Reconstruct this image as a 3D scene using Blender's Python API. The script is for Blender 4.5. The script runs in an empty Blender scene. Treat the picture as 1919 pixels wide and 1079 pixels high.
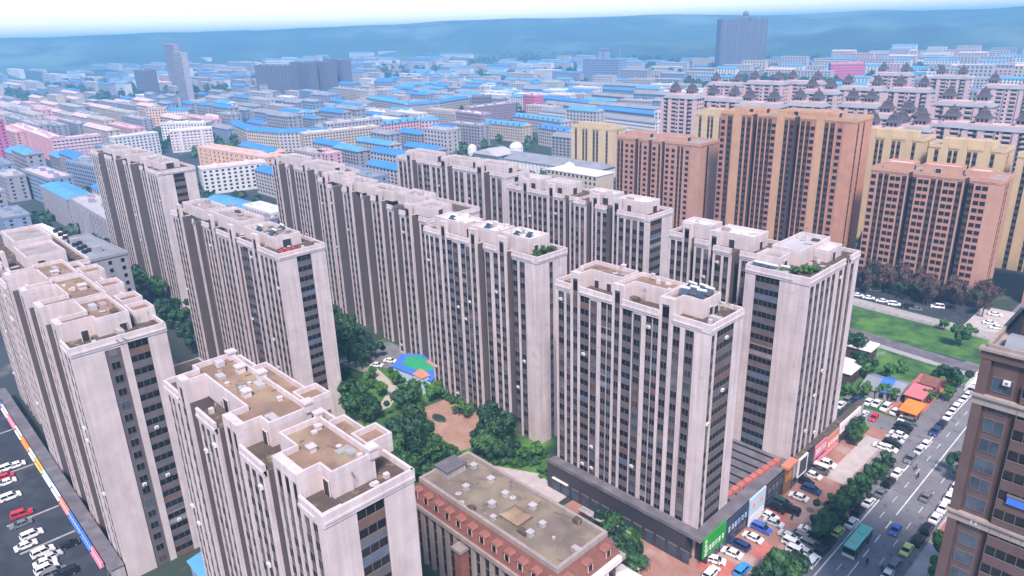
import bpy, bmesh, math, random
from mathutils import Vector, Matrix
random.seed(7)
S = bpy.context.scene
COL = S.collection
# ------------------------------------------------------------------ camera
H = 110.0; FPX = 1345.0
yaw, pit, rol = math.radians(46.4), math.radians(20.0), math.radians(1.77)
FW = Vector((-math.sin(yaw)*math.cos(pit), math.cos(yaw)*math.cos(pit), -math.sin(pit)))
R0 = Vector((math.cos(yaw), math.sin(yaw), 0)); U0 = R0.cross(FW)
RX = R0*math.cos(rol)-U0*math.sin(rol); UX = U0*math.cos(rol)+R0*math.sin(rol)
CAM = Vector((0, 0, H))
cd = bpy.data.cameras.new('camera'); cam = bpy.data.objects.new('camera', cd); COL.objects.link(cam)
cd.sensor_width = 36; cd.lens = 36*FPX/1919; cd.clip_start = 1; cd.clip_end = 60000
m3 = Matrix((RX, UX, -FW)).transposed()
cam.matrix_world = Matrix.Translation(CAM) @ m3.to_4x4()
S.camera = cam
def P(px, py, z=0.0):
    "world point at height z seen at a photo pixel (used to read positions off the photograph)"
    d = FW+RX*((px-959.5)/FPX)-UX*((py-539.5)/FPX)
    return CAM+d*((z-H)/d.z)
def proj(v):
    q = Vector(v)-CAM; k = q.dot(FW)
    return (959.5+FPX*q.dot(RX)/k, 539.5-FPX*q.dot(UX)/k, k)
# ------------------------------------------------------------------ light
W = bpy.data.worlds.new('World'); S.world = W; W.use_nodes = True
nt = W.node_tree; bg = nt.nodes['Background']
sky = nt.nodes.new('ShaderNodeTexSky'); sky.sky_type = 'NISHITA'; sky.sun_disc = False
SUN_EL, SUN_ROT = math.radians(52), math.radians(134)
sky.sun_elevation = SUN_EL; sky.sun_rotation = SUN_ROT; sky.altitude = 100
sky.air_density = 1.0; sky.dust_density = 0.8; sky.ozone_density = 1.0
nt.links.new(sky.outputs[0], bg.inputs['Color']); bg.inputs['Strength'].default_value = 0.11
sd = bpy.data.lights.new('sun', 'SUN'); so = bpy.data.objects.new('sun', sd); COL.objects.link(so)
sd.energy = 3.0; sd.angle = math.radians(11); sd.color = (1.0, 0.86, 0.78)
dirv = Vector((math.sin(SUN_ROT)*math.cos(SUN_EL), math.cos(SUN_ROT)*math.cos(SUN_EL), math.sin(SUN_EL)))
so.rotation_euler = dirv.to_track_quat('Z', 'Y').to_euler()
S.view_settings.view_transform = 'Standard'; S.view_settings.look = 'None'
S.view_settings.gamma = 1.0; S.view_settings.exposure = 1.08
S.cycles.volume_bounces = 2; S.cycles.max_bounces = 6; S.cycles.diffuse_bounces = 3
# ------------------------------------------------------------------ materials
def mat(name, col, var=.10, scale=.25, rough=.85, streak=0.0, lines=None, metal=0.0, spots=None, spec=.35):
    m = bpy.data.materials.new(name); m.use_nodes = True; t = m.node_tree; N = t.nodes; L = t.links
    b = N['Principled BSDF']; b.inputs['Roughness'].default_value = rough; b.inputs['Metallic'].default_value = metal
    b.inputs['Specular IOR Level'].default_value = spec
    g = N.new('ShaderNodeNewGeometry')
    def noise(vec, sc, det=3):
        n = N.new('ShaderNodeTexNoise'); n.inputs['Scale'].default_value = sc; n.inputs['Detail'].default_value = det
        L.new(vec, n.inputs['Vector']); return n.outputs['Fac']
    def mulrange(f, lo, hi):
        r = N.new('ShaderNodeMapRange'); r.inputs[1].default_value = .3; r.inputs[2].default_value = .7
        r.inputs[3].default_value = lo; r.inputs[4].default_value = hi; L.new(f, r.inputs[0]); return r.outputs[0]
    cur = N.new('ShaderNodeRGB'); cur.outputs[0].default_value = (*col, 1); cur = cur.outputs[0]
    def mul(c, f):
        x = N.new('ShaderNodeMix'); x.data_type = 'RGBA'; x.blend_type = 'MULTIPLY'; x.inputs[0].default_value = 1
        L.new(c, x.inputs[6])
        k = N.new('ShaderNodeCombineColor'); [L.new(f, k.inputs[i]) for i in range(3)]
        L.new(k.outputs[0], x.inputs[7]); return x.outputs[2]
    if var: cur = mul(cur, mulrange(noise(g.outputs['Position'], scale, 5), 1-var, 1+var))
    if streak:
        v = N.new('ShaderNodeVectorMath'); v.operation = 'MULTIPLY'; v.inputs[1].default_value = (1, 1, .045)
        L.new(g.outputs['Position'], v.inputs[0]); cur = mul(cur, mulrange(noise(v.outputs[0], 1.1, 4), 1-streak, 1+streak*.4))
    if lines:
        sp, amt = lines
        x = N.new('ShaderNodeSeparateXYZ'); L.new(g.outputs['Position'], x.inputs[0])
        w = N.new('ShaderNodeMath'); w.operation = 'FRACT'; d = N.new('ShaderNodeMath'); d.operation = 'DIVIDE'
        L.new(x.outputs[2], d.inputs[0]); d.inputs[1].default_value = sp; L.new(d.outputs[0], w.inputs[0])
        c = N.new('ShaderNodeMath'); c.operation = 'LESS_THAN'; c.inputs[1].default_value = .12; L.new(w.outputs[0], c.inputs[0])
        r = N.new('ShaderNodeMapRange'); r.inputs[3].default_value = 1; r.inputs[4].default_value = 1-amt; L.new(c.outputs[0], r.inputs[0])
        cur = mul(cur, r.outputs[0])
    if spots:
        for c2, sc, lo, hi in spots:
            r = N.new('ShaderNodeMapRange'); r.inputs[1].default_value = lo; r.inputs[2].default_value = hi
            L.new(noise(g.outputs['Position'], sc, 6), r.inputs[0])
            x = N.new('ShaderNodeMix'); x.data_type = 'RGBA'; L.new(r.outputs[0], x.inputs[0]); L.new(cur, x.inputs[6])
            x.inputs[7].default_value = (*c2, 1); cur = x.outputs[2]
    L.new(cur, b.inputs['Base Color'])
    return m
M = {}
def mk(n, *a, **k): M[n] = mat(n, *a, **k)
mk('white', (.58, .50, .51), var=.08, streak=.20, lines=(2.95, .05), spots=[((.42, .35, .35), .35, .60, .80)])
mk('wall', (.55, .47, .475), var=.09, streak=.13, lines=(.9, .045), spots=[((.42, .34, .34), .22, .58, .80)])
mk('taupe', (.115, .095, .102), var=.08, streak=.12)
mk('spandrel', (.115, .098, .108), var=.12, scale=.6)
mk('balcony', (.12, .105, .115), var=.18, scale=.5)
mk('cornice', (.58, .50, .52), var=.08, streak=.15)
mk('deck', (.235, .155, .115), var=.20, scale=.15, spots=[((.33, .25, .17), .11, .48, .66), ((.14, .10, .09), .28, .52, .74), ((.42, .35, .29), .9, .64, .80)])
mk('deckmans', (.185, .150, .125), var=.2, scale=.2, spots=[((.26, .22, .16), .1, .48, .66), ((.12, .10, .085), .3, .54, .74), ((.33, .30, .26), .9, .66, .8)])
mk('deckdark', (.09, .07, .06), var=.2, scale=.4, spots=[((.30, .24, .18), .5, .55, .75)])
mk('deckgrey', (.30, .26, .26), var=.22, scale=.3, spots=[((.30, .27, .27), .4, .55, .8)])
mk('glass', (.014, .014, .018), var=.5, scale=.35, rough=.12, spec=.25)
mk('glassblue', (.05, .07, .10), var=.5, scale=.35, rough=.1, spec=.5)
mk('curtain', (.15, .135, .14), var=.4, scale=.5, rough=.3); mk('tanglass', (.10, .06, .05), var=.4, scale=.5, rough=.25); mk('balwhite', (.24, .22, .23), var=.15, scale=.6); mk('balblue', (.10, .13, .20), var=.2, scale=.6); mk('balbrown', (.16, .09, .07), var=.2, scale=.6)
mk('frame', (.14, .125, .13), var=.05)
mk('dark', (.035, .03, .035), var=.2)
mk('acwhite', (.62, .61, .6), var=.05)
mk('black', (.02, .02, .024), var=.2, rough=.5)
mk('orange', (.50, .25, .17), var=.08, streak=.08)
mk('orange2', (.54, .31, .20), var=.06, streak=.08)
mk('osp', (.085, .045, .042), var=.1)
mk('pinkwall', (.50, .28, .215), var=.07, streak=.07)
mk('redbrown', (.40, .19, .145), var=.08, streak=.10); mk('redbrown2', (.455, .235, .185), var=.08, streak=.10)
mk('yellow', (.60, .45, .28), var=.06, streak=.08)
mk('ysp', (.11, .08, .07), var=.1)
mk('pagwall', (.58, .42, .43), var=.06, streak=.06)
mk('pagroof', (.085, .07, .085), var=.2, scale=.5, lines=(.8, .25))
mk('brick', (.085, .05, .047), var=.12, scale=.6, lines=(.45, .14))
mk('brickmauve', (.115, .075, .075), var=.10, scale=.6)
mk('brickroof', (.20, .085, .072), var=.15, scale=.8, lines=(.4, .16))
mk('brickred', (.27, .115, .095), var=.1, scale=.8)
mk('stone', (.33, .275, .26), var=.10, streak=.15)
mk('asphalt', (.185, .183, .205), var=.18, scale=.15, spots=[((.165, .155, .17), .05, .45, .66), ((.07, .07, .085), .5, .56, .78)])
mk('asphaltdark', (.035, .04, .055), var=.25, scale=.2, spots=[((.06, .065, .08), .1, .5, .7)])
mk('line', (.62, .62, .66), var=.2, scale=.8)
mk('pave', (.33, .17, .14), var=.14, scale=.3, spots=[((.42, .32, .29), .12, .5, .68), ((.33, .17, .14), .2, .56, .7)])
mk('pavered', (.45, .14, .12), var=.15, scale=.4)
mk('pavewhite', (.44, .39, .39), var=.12, scale=.4)
mk('pavebrown', (.33, .20, .155), var=.12, scale=.3, spots=[((.42, .30, .24), .2, .5, .75)])
mk('path', (.42, .39, .33), var=.12, scale=.4)
mk('grassm', (.045, .12, .03), var=.4, scale=.25, spots=[((.09, .21, .04), .12, .45, .62), ((.025, .065, .03), .09, .52, .68), ((.12, .11, .08), .35, .58, .74)])
mk('leaf', (.034, .098, .030), var=.45, scale=.5, rough=.6)
mk('leafdeep', (.018, .058, .028), var=.45, scale=.5, rough=.6)
mk('leafbright', (.055, .15, .03), var=.4, scale=.5, rough=.6)
mk('twig', (.105, .065, .06), var=.35, scale=.6, rough=.9)
mk('bark', (.075, .055, .045), var=.3, scale=2)
mk('city', (.040, .048, .058), var=.3, scale=.02, spots=[((.035, .055, .04), .012, .48, .6), ((.16, .15, .15), .05, .6, .72)])
mk('hillm', (.030, .065, .055), var=.4, scale=.004, spots=[((.10, .15, .13), .0022, .5, .62), ((.015, .035, .04), .006, .55, .7)])
mk('concrete', (.36, .34, .35), var=.15, scale=.3, streak=.2)
mk('slate', (.13, .12, .14), var=.2, scale=.25, spots=[((.20, .19, .21), .3, .5, .75)])
mk('rwhite', (.70, .68, .69), var=.06, scale=.2)
mk('rblue', (.05, .21, .62), var=.10, scale=.1)
mk('rlblue', (.09, .29, .58), var=.12, scale=.1)
mk('rgrey', (.24, .25, .29), var=.15, scale=.1)
mk('rpale', (.42, .40, .43), var=.12, scale=.1)
mk('rpink', (.58, .42, .42), var=.12, scale=.1)
mk('rred', (.55, .16, .18), var=.1, scale=.1)
mk('wpink', (.62, .36, .42), var=.08, streak=.08)
mk('wrose', (.60, .14, .28), var=.1)
mk('wpale', (.45, .41, .43), var=.08, streak=.08)
mk('wcream', (.54, .45, .39), var=.08, streak=.08)
mk('wpeach', (.68, .44, .33), var=.08)
mk('wwhite', (.62, .60, .62), var=.06)
mk('wmauve', (.33, .23, .30), var=.08)
mk('wgrey', (.31, .30, .35), var=.1, streak=.08)
mk('wblue', (.22, .28, .42), var=.08)
mk('wdusk', (.15, .14, .20), var=.08, streak=.06)
for n, c in dict(cwhite=(.78, .78, .8), cblack=(.015, .015, .02), cgrey=(.16, .17, .19), csilver=(.5, .52, .55), cred=(.55, .03, .05),
                 cblue=(.05, .12, .5), cnavy=(.03, .05, .15), csky=(.04, .27, .62), clime=(.62, .72, .22), cgreen=(.03, .09, .07), cteal=(.16, .55, .44)).items():
    mk(n, c, var=.03, rough=.3, spec=.5)
mk('tyre', (.015, .015, .015), var=.1); mk('rim', (.4, .4, .42), var=.05, rough=.35, metal=.6)
for n, c in dict(sgreen=(.015, .30, .03), snavy=(.03, .05, .10), sred=(.62, .05, .08), spink=(.62, .18, .26), swhite=(.75, .74, .76), sblue=(.06, .18, .62),
                 sorange=(.75, .24, .04), syellow=(.7, .48, .10), slblue=(.45, .6, .72), sbrown=(.22, .11, .06), sdark=(.05, .045, .055), steal=(.10, .40, .38), scoral=(.6, .22, .16)).items():
    mk(n, c, var=.06, rough=.5)
mk('cloth', (.10, .10, .14), var=.1); mk('skin', (.45, .27, .2), var=.05); mk('clothred', (.4, .05, .06), var=.1)
mk('kgreen', (.03, .32, .15), var=.06)
hm = bpy.data.materials.new('haze'); hm.use_nodes = True; t = hm.node_tree; t.nodes.remove(t.nodes['Principled BSDF'])
pv = t.nodes.new('ShaderNodeVolumePrincipled'); pv.inputs['Color'].default_value = (.27, .62, 1.0, 1); pv.inputs['Density'].default_value = .00029; pv.inputs['Anisotropy'].default_value = 0.0
t.links.new(pv.outputs[0], t.nodes['Material Output'].inputs['Volume']); M['haze'] = hm
# ------------------------------------------------------------------ mesh builder
class MB:
    def __init__(s): s.v = []; s.f = []; s.m = []; s.names = []
    def mi(s, n):
        if n not in s.names: s.names.append(n)
        return s.names.index(n)
    def poly(s, pts, m):
        i = len(s.v); s.v += [tuple(p) for p in pts]; s.f.append(tuple(range(i, i+len(pts)))); s.m.append(s.mi(m))
    def hexa(s, b, t, m, bottom=True):
        i = len(s.v); n = len(b); s.v += [tuple(p) for p in b]+[tuple(p) for p in t]; k = s.mi(m)
        for a in range(n):
            c = (a+1) % n; s.f.append((i+a, i+c, i+n+c, i+n+a)); s.m.append(k)
        s.f.append(tuple(range(i+n, i+2*n))); s.m.append(k)
        if bottom: s.f.append(tuple(range(i+n-1, i-1, -1))); s.m.append(k)
    def box(s, x0, x1, y0, y1, z0, z1, m):
        s.hexa([(x0, y0, z0), (x1, y0, z0), (x1, y1, z0), (x0, y1, z0)], [(x0, y0, z1), (x1, y0, z1), (x1, y1, z1), (x0, y1, z1)], m)
    def fbox(s, F, s0, s1, d0, d1, z0, z1, m):
        q = [(s0, d1), (s1, d1), (s1, d0), (s0, d0)]
        s.hexa([F(a, d, z0) for a, d in q], [F(a, d, z1) for a, d in q], m)
    def prism(s, poly, z0, z1, m):
        s.hexa([(x, y, z0) for x, y in poly], [(x, y, z1) for x, y in poly], m)
    def tube(s, a, b, r0, r1, m, n=8):
        a = Vector(a); b = Vector(b); d = (b-a).normalized(); u = d.orthogonal().normalized(); w = d.cross(u)
        c = [(math.cos(2*math.pi*k/n), math.sin(2*math.pi*k/n)) for k in range(n)]
        s.hexa([a+(u*x+w*y)*r0 for x, y in c], [b+(u*x+w*y)*r1 for x, y in c], m)
    def mesh(s, name, org=(0, 0, 0)):
        me = bpy.data.meshes.new(name); o = org
        me.from_pydata([(x-o[0], y-o[1], z-o[2]) for x, y, z in s.v], [], s.f)
        for n in s.names: me.materials.append(M[n])
        me.polygons.foreach_set('material_index', s.m); me.update(); return me
    def build(s, name, parent=None, org=None, loc=None):
        if not s.f: return None
        if org is None: org = parent['_o'] if parent is not None and '_o' in parent else (0, 0, 0)
        o = bpy.data.objects.new(name, s.mesh(name, org)); COL.objects.link(o); o.parent = parent
        if parent is None: o.location = loc if loc is not None else org
        return o
def tag(o, label=None, cat=None, group=None, kind=None):
    if label: o['label'] = label
    if cat: o['category'] = cat
    if group: o['group'] = group
    if kind: o['kind'] = kind
    return o
ORG = []
def empty(name, loc, label=None, cat=None, group=None, rz=0):
    o = bpy.data.objects.new(name, None); COL.objects.link(o); o.location = loc; o.rotation_euler = (0, 0, rz)
    o['_o'] = tuple(loc); ORG.append(o)
    return tag(o, label, cat, group)
def inst(me, name, parent, loc, rz=0):
    o = bpy.data.objects.new(name, me); COL.objects.link(o); o.parent = parent; o.location = loc; o.rotation_euler = (0, 0, rz); return o
def frame(O, t, n):
    O = Vector((O[0], O[1], 0)); t = Vector((t[0], t[1], 0)); n = Vector((n[0], n[1], 0))
    return lambda s, d, z: O+t*s+n*d+Vector((0, 0, z))
# ------------------------------------------------------------------ windows / balconies shared by all the towers
WM = {}
def win_mesh(w, h, style):
    k = (round(w, 1), round(h, 1), style)
    if k in WM: return WM[k]
    w, h = k[0], k[1]; b = MB(); fr, gl = dict(std=('frame', 'glass'), blue=('frame', 'glassblue'), bright=('cornice', 'glassblue'), curtain=('frame', 'curtain'), tan=('frame', 'tanglass'), plain=('osp', 'glass'))[style]
    b.box(-w/2, w/2, -.06, .0, 0, h, gl)
    e = .07
    for x0, x1, z0, z1 in ((-w/2-e, -w/2, -e, h+e), (w/2, w/2+e, -e, h+e), (-w/2, w/2, -e, 0), (-w/2, w/2, h, h+e)):
        b.box(x0, x1, -.10, .0, z0, z1, fr)
    for i in range(1, max(2, int(w/.8))):
        x = -w/2+w*i/max(2, int(w/.8)); b.box(x-.035, x+.035, -.09, -.06, 0, h, fr)
    WM[k] = (b.mesh('window'), b); return WM[k]
def balc_mesh(w, fh, dep, style):
    k = ('b', round(w, 1), round(fh, 2), round(dep, 1), style)
    if k in WM: return WM[k]
    w = k[1]; b = MB(); pan = dict(std='balcony', brick='brickmauve', blue='sblue', grey='concrete', balwhite='balwhite', balblue='balblue', balbrown='balbrown')[style]
    b.box(-w/2, w/2, -dep, 0, -.09, .09, pan)                 # slab
    b.box(-w/2, w/2, -dep, -dep+.12, .09, 1.0, pan)           # parapet
    b.box(-w/2, w/2, -dep+.02, -dep+.08, 1.3, fh-.45, 'glass')
    b.box(-w/2, w/2, -dep-.03, -dep+.15, 1.0, 1.08, 'frame')
    b.box(-w/2, w/2, -dep, -dep+.1, fh-.45, fh-.09, pan)
    n = max(2, int(w/1.1))
    for i in range(n+1):
        x = -w/2+.04+(w-.08)*i/n; b.box(x-.04, x+.04, -dep-.01, -dep+.1, 1.08, fh-.45, 'frame')
    WM[k] = (b.mesh('balcony'), b); return WM[k]
AC = MB(); AC.box(-.4, .4, -.55, -.1, 0, .55, 'acwhite'); AC.box(-.18, .18, -.56, -.55, .1, .45, 'cgrey'); AC.box(-.4, .4, -.5, 0, -.08, 0, 'concrete')
AC_ME = AC.mesh('air_conditioner')
def emit(root, name, items, cap):
    "items: (pos, angle, (mesh, builder)); the ones that show largest become parts, the rest one part"
    o = Vector(root['_o']); sc = []
    for it in items:
        p = it[0]; n = Vector((math.sin(it[1]), -math.cos(it[1]), 0)); v = CAM-p; px, py, k = proj(p)
        vis = n.dot(v.normalized())
        inf = -30 < px < 1950 and -30 < py < 1110 and k > 0
        sc.append((-(vis/v.length**2)*(1 if inf else .001) if vis > 0 else 1, id(it), it))
    sc.sort(key=lambda q: q[:2])
    for _, _, (p, a, me) in sc[:cap]: inst(me[0], name, root, p-o, a)
    if len(sc) > cap:
        b = MB()
        for _, _, (p, a, me) in sc[cap:]:
            c, s = math.cos(a), math.sin(a); i = len(b.v)
            b.v += [(p.x+x*c-y*s, p.y+x*s+y*c, p.z+z) for x, y, z in me[1].v]
            b.f += [tuple(i+q for q in f) for f in me[1].f]; mp = [b.mi(q) for q in me[1].names]; b.m += [mp[q] for q in me[1].m]
        tag(b.build(name, root), kind='stuff')
def parse(spec, total=None):
    out = []; tall = False; off = 0.0
    for tk in spec.split():
        while tk.startswith('|'): tall = not tall; tk = tk[1:]
        end = tk.endswith('|'); tk = tk.rstrip('|')
        if tk.startswith('@'): off = float(tk[1:]); continue
        q = tk[1:].split('/'); out.append([tk[0], float(q[0] or 1), tall, off, float(q[1]) if len(q) > 1 else 3.4])
        if end: tall = not tall
    for o in out:
        if o[0] in 'WT': o[1] *= 1.5
        elif o[0] == 'r' and o[1] < 1.7: o[1] *= .80
    if total:
        k = total/sum(o[1] for o in out)
        for o in out: o[1] *= k
    return out
STY = dict(
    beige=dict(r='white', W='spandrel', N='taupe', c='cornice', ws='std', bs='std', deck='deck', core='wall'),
    orange=dict(rt='orange2', w='redbrown', r='orange', W='osp', N='osp', c='orange2', ws='plain', bs='std', deck='deckgrey', core='orange'),
    pink=dict(w='redbrown2', r='pinkwall', W='osp', N='osp', c='pinkwall', ws='plain', bs='std', deck='deckgrey', core='pinkwall'),
    yellow=dict(r='yellow', W='ysp', N='ysp', c='yellow', ws='plain', bs='std', deck='deckgrey', core='yellow'),
    brick=dict(r='brickmauve', W='brick', N='brick', c='stone', ws='blue', bs='brick', deck='deckgrey', core='brick'))
def wstyle(s):
    r = random.random()
    return s if s != 'std' else ('std' if r < .74 else 'curtain' if r < .84 else 'blue' if r < .93 else 'tan')
def bstyle(s):
    r = random.random()
    return s if s != 'std' else ('std' if r < .74 else 'balwhite' if r < .80 else 'balblue' if r < .91 else 'balbrown')
def facade(parts, st, F, ang, toks, z0, h, hp, DD, fh, wins, balcs, acs, acp=.035):
    "build one face; F(s,d,z) maps along / outward / up to the world"
    s = 0.0; runs = []; prev = None
    wl, pa = parts['wall'], parts['parapet']
    for c, w, tall, off, nd in toks:
        s0, s1 = s, s+w; top = hp if tall else h; mid = (s0+s1)/2
        nf = int((h-z0-.6)/fh)
        if c in 'rpgw':
            m = {'r': st.get('rt', st['r']) if tall else st['r'], 'p': st['r'], 'g': st['core'], 'w': st.get('w', st['r'])}[c]
            wl.fbox(F, s0, s1, -DD, off+(-.25 if c == 'p' else 0), z0, h-.05, m)
            if tall: wl.fbox(F, s0, s1, off-1.0, off, h-.05, top-.05, m)
        elif c in 'WT':
            wl.fbox(F, s0, s1, -DD, off-.16, z0, h-.06, st['W'])
            if tall: wl.fbox(F, s0, s1, off-.9, off-.16, h-.06, top-.3, st['W'])
            wl.fbox(F, s0, s1, off-.95, off-.01, top-1.5, top-.06, st['r'])
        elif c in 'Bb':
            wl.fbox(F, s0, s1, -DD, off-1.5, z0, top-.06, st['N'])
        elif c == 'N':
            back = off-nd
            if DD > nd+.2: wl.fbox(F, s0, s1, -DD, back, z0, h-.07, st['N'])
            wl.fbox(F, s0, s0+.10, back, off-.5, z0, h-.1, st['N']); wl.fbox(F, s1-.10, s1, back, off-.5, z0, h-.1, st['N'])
        top_f = nf
        for k in range(top_f):
            z = z0+k*fh
            if c in 'WT' and z+fh < h-.3:
                wins.append((F(mid, off-.16, z+.95), ang, win_mesh(min(w-.3, 1.5), fh-1.45, wstyle(st['ws']))))
            elif c == 'w':
                n = max(1, int(w/3.2))
                for j in range(n): wins.append((F(s0+w*(j+.5)/n, off, z+.95), ang, win_mesh(min(w/n-.5, 2.3 if st['ws'] == 'blue' else 1.7), fh-(1.1 if st['ws'] == 'blue' else 1.5), st['ws'])))
            elif c in 'Bb':
                sty = bstyle(st['bs'])
                balcs.append((F(mid, off-1.5, z+.1), ang, balc_mesh(w-.02, fh, 1.5+(.5 if c == 'b' else -.12), sty)))
            elif c == 'N':
                for j in range(max(1, int(w/3.4))):
                    wins.append((F(s0+w*(j+.5)/max(1, int(w/3.4)), off-nd, z+.95), ang, win_mesh(min(w-.8, 1.5), fh-1.5, wstyle(st['ws']))))
            if c in 'WB' and random.random() < acp: acs.append((F(mid+random.uniform(-.2, .2), off-(.16 if c == 'W' else .1), z+.2), ang, (AC_ME, AC)))
        if c == 'N' and w > 4.6:
            runs.append([s0, s1, off-nd])
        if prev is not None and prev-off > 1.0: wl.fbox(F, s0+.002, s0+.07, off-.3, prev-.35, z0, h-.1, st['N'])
        prev = off
        if not tall and c != 'N':
            if runs and abs(runs[-1][1]-s0) < 1e-6 and runs[-1][2] == off: runs[-1][1] = s1
            else: runs.append([s0, s1, off])
        if c == 'T':                                            # window slot high on the pylon
            wl.fbox(F, s0+.1, s1-.1, off-.15, off-.11, h-.3, top-2.0, 'glass')
        s = s1
    for a, b, off in runs:
        pa.fbox(F, a, b, off-.28, off+.16, h-.95, h+.95, st['c'])
        pa.fbox(F, a, b, off-.27, off+.30, h-.45, h-.1, st['c'])
def rim(pa, poly, z0, z1, th, m):
    "parapet following a closed polygon (counter-clockwise), inside the edge"
    n = len(poly)
    q = []
    for i in range(n):
        a = Vector(poly[i-1]); b = Vector(poly[i]); c = Vector(poly[(i+1) % n])
        d1 = (b-a).normalized(); d2 = (c-b).normalized(); n1 = Vector((-d1.y, d1.x)); n2 = Vector((-d2.y, d2.x))
        k = 1+n1.dot(n2); q.append(b+(n1+n2)*(th/max(k, .2)))
    for i in range(n):
        j = (i+1) % n
        ring = [poly[i], poly[j], q[j], q[i]]
        pa.hexa([(p[0], p[1], z0) for p in ring], [(p[0], p[1], z1) for p in ring], m)
def tower(name, label, x0, x1, y0, y1, h, hp, front, end, style='beige', cat='apartment tower', cap=100, pents=(), z0=0.0, fh=2.95, bcap=60, acp=.035, group='beige apartment towers', D=4.2, E=1.8, doors=()):
    st = STY[style]; root = empty(name, ((x0+x1)/2, (y0+y1)/2, 0), label, cat, group)
    parts = {k: MB() for k in ('wall', 'parapet', 'roof')}
    wins, balcs, acs = [], [], []
    Ff = frame((x0, y0), (1, 0), (0, -1)); toks = parse(front, x1-x0-E)
    facade(parts, st, Ff, 0.0, toks, z0, h, hp, D, fh, wins, balcs, acs, acp)
    Fe = frame((x1, y0), (0, 1), (1, 0))
    facade(parts, st, Fe, math.pi/2, parse(end, y1-y0), z0, h, hp, E, fh, wins, balcs, acs, acp)
    wl, pa, rf = parts['wall'], parts['parapet'], parts['roof']
    wl.box(x0, x1-E, y0+D, y1, z0, h-.08, st['core'])
    # parapets round the back, the far side and the first metres of the end
    pa.box(x0-.15, x1+.15, y1-.3, y1+.15, h-.95, h+.95, st['c']); pa.box(x0-.15, x0+.28, y0-toks[0][3]+.2, y1-.3, h-.95, h+.95, st['c'])
    pa.box(x1-E, x1+.15, y0-.15, y0+.27, h-.95, h+.94, st['c'])
    rf.box(x0+.3, x1-.3, y0+D-.9, y1-.32, h-.06, h+.05, 'deckdark' if style == 'beige' else 'deckgrey')
    s = 0
    for c, w, t, o, _ in toks:
        if not t and c != 'N': rf.fbox(Ff, s, s+w, -D+.9, o-.3, h-.06, h+.05, 'deckdark' if style == 'beige' else 'deckgrey')
        s += w
    for k in parts:
        parts[k].build(k, root)
    for pt in pents:
        poly, zt = pt[0], pt[1]; dm = pt[2] if len(pt) > 2 else st['deck']
        b = MB(); b.prism(poly, h-.03, zt-.9, st['core']); rim(b, poly, zt-.9, zt, .32, st['c'])
        big = [(p[0], p[1]) for p in poly]
        b2 = MB(); b2.poly([(p[0], p[1], zt-.88) for p in poly], dm); pn = b.build('penthouse', root)
        d = b2.build('roof_deck', pn, org=root['_o'])
    for fx, fy, fa, w, hh in doors:
        b = MB(); b.box(-w/2-.15, w/2+.15, -.14, 0, 0, hh+.2, 'cornice'); b.box(-w/2, w/2, -.17, -.1, 0, hh, 'dark')
        dd = inst(b.mesh('door'), 'door', root, Vector((fx, fy, h+.05))-Vector(root['_o']), fa)
    emit(root, 'window', wins, cap); emit(root, 'balcony', balcs, bcap); emit(root, 'air_conditioner', acs, 40)
    return root

def PP(xa, xb, yf, yb, y0, arms, zt, dm=None, st=None):
    "roof house polygon with arms reaching forward to the pylons"
    p = []
    if not arms or arms[0][0] > xa+.3: p.append((xa, yf))
    for a, b in arms: p += [(a+.04, yf), (a+.04, y0+.95), (b-.04, y0+.95), (b-.04, yf)]
    if arms and arms[0][0] <= xa+.3: p = p[1:]
    if not arms or arms[-1][1] < xb-.3: p.append((xb, yf))
    else: p = p[:-1]; xb = arms[-1][1]-.04
    xl = p[0][0]
    p += [(xb, yb), (xl, yb)]
    return (p, zt, dm) if dm else (p, zt)
# ------------------------------------------------------------------ things told apart by what they stand near
MARKS = []          # (phrase, x, y)
PEND = []           # (object, description, x, y, joiner)
ORDW = ['', 'second ', 'third ', 'fourth ', 'fifth ', 'sixth ', 'seventh ', 'eighth ', 'ninth ', 'tenth ', 'eleventh ', 'twelfth ', 'thirteenth ', 'fourteenth ', 'fifteenth ']
def later(o, desc, x, y, keys=None): PEND.append((o, desc, x, y, keys))
def settle():
    by = {}
    for o, d, x, y, keys in PEND: by.setdefault((d, keys), []).append((o, x, y))
    for (d, keys), lst in by.items():
        cell = {}
        ms = [m for m in MARKS if keys is None or m[3] in keys]
        for o, x, y in lst:
            m = min(ms, key=lambda m: math.hypot(m[1]-x, m[2]-y)); cell.setdefault(m, []).append((math.hypot(m[1]-x, m[2]-y), o))
        for m, l in cell.items():
            l.sort(key=lambda q: q[0])
            for i, (_, o) in enumerate(l): o['label'] = '%s, %snearest to %s' % (d, ORDW[i] if i < len(ORDW) else '%dth ' % (i+1), m[0])
def check_labels():
    for o in bpy.data.objects:
        if 'label' in o and not 4 <= len(o['label'].split()) <= 16: print('LABEL', o['label'])
def mark(ph, x, y, key='a'): MARKS.append((ph, x, y, key))
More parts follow.
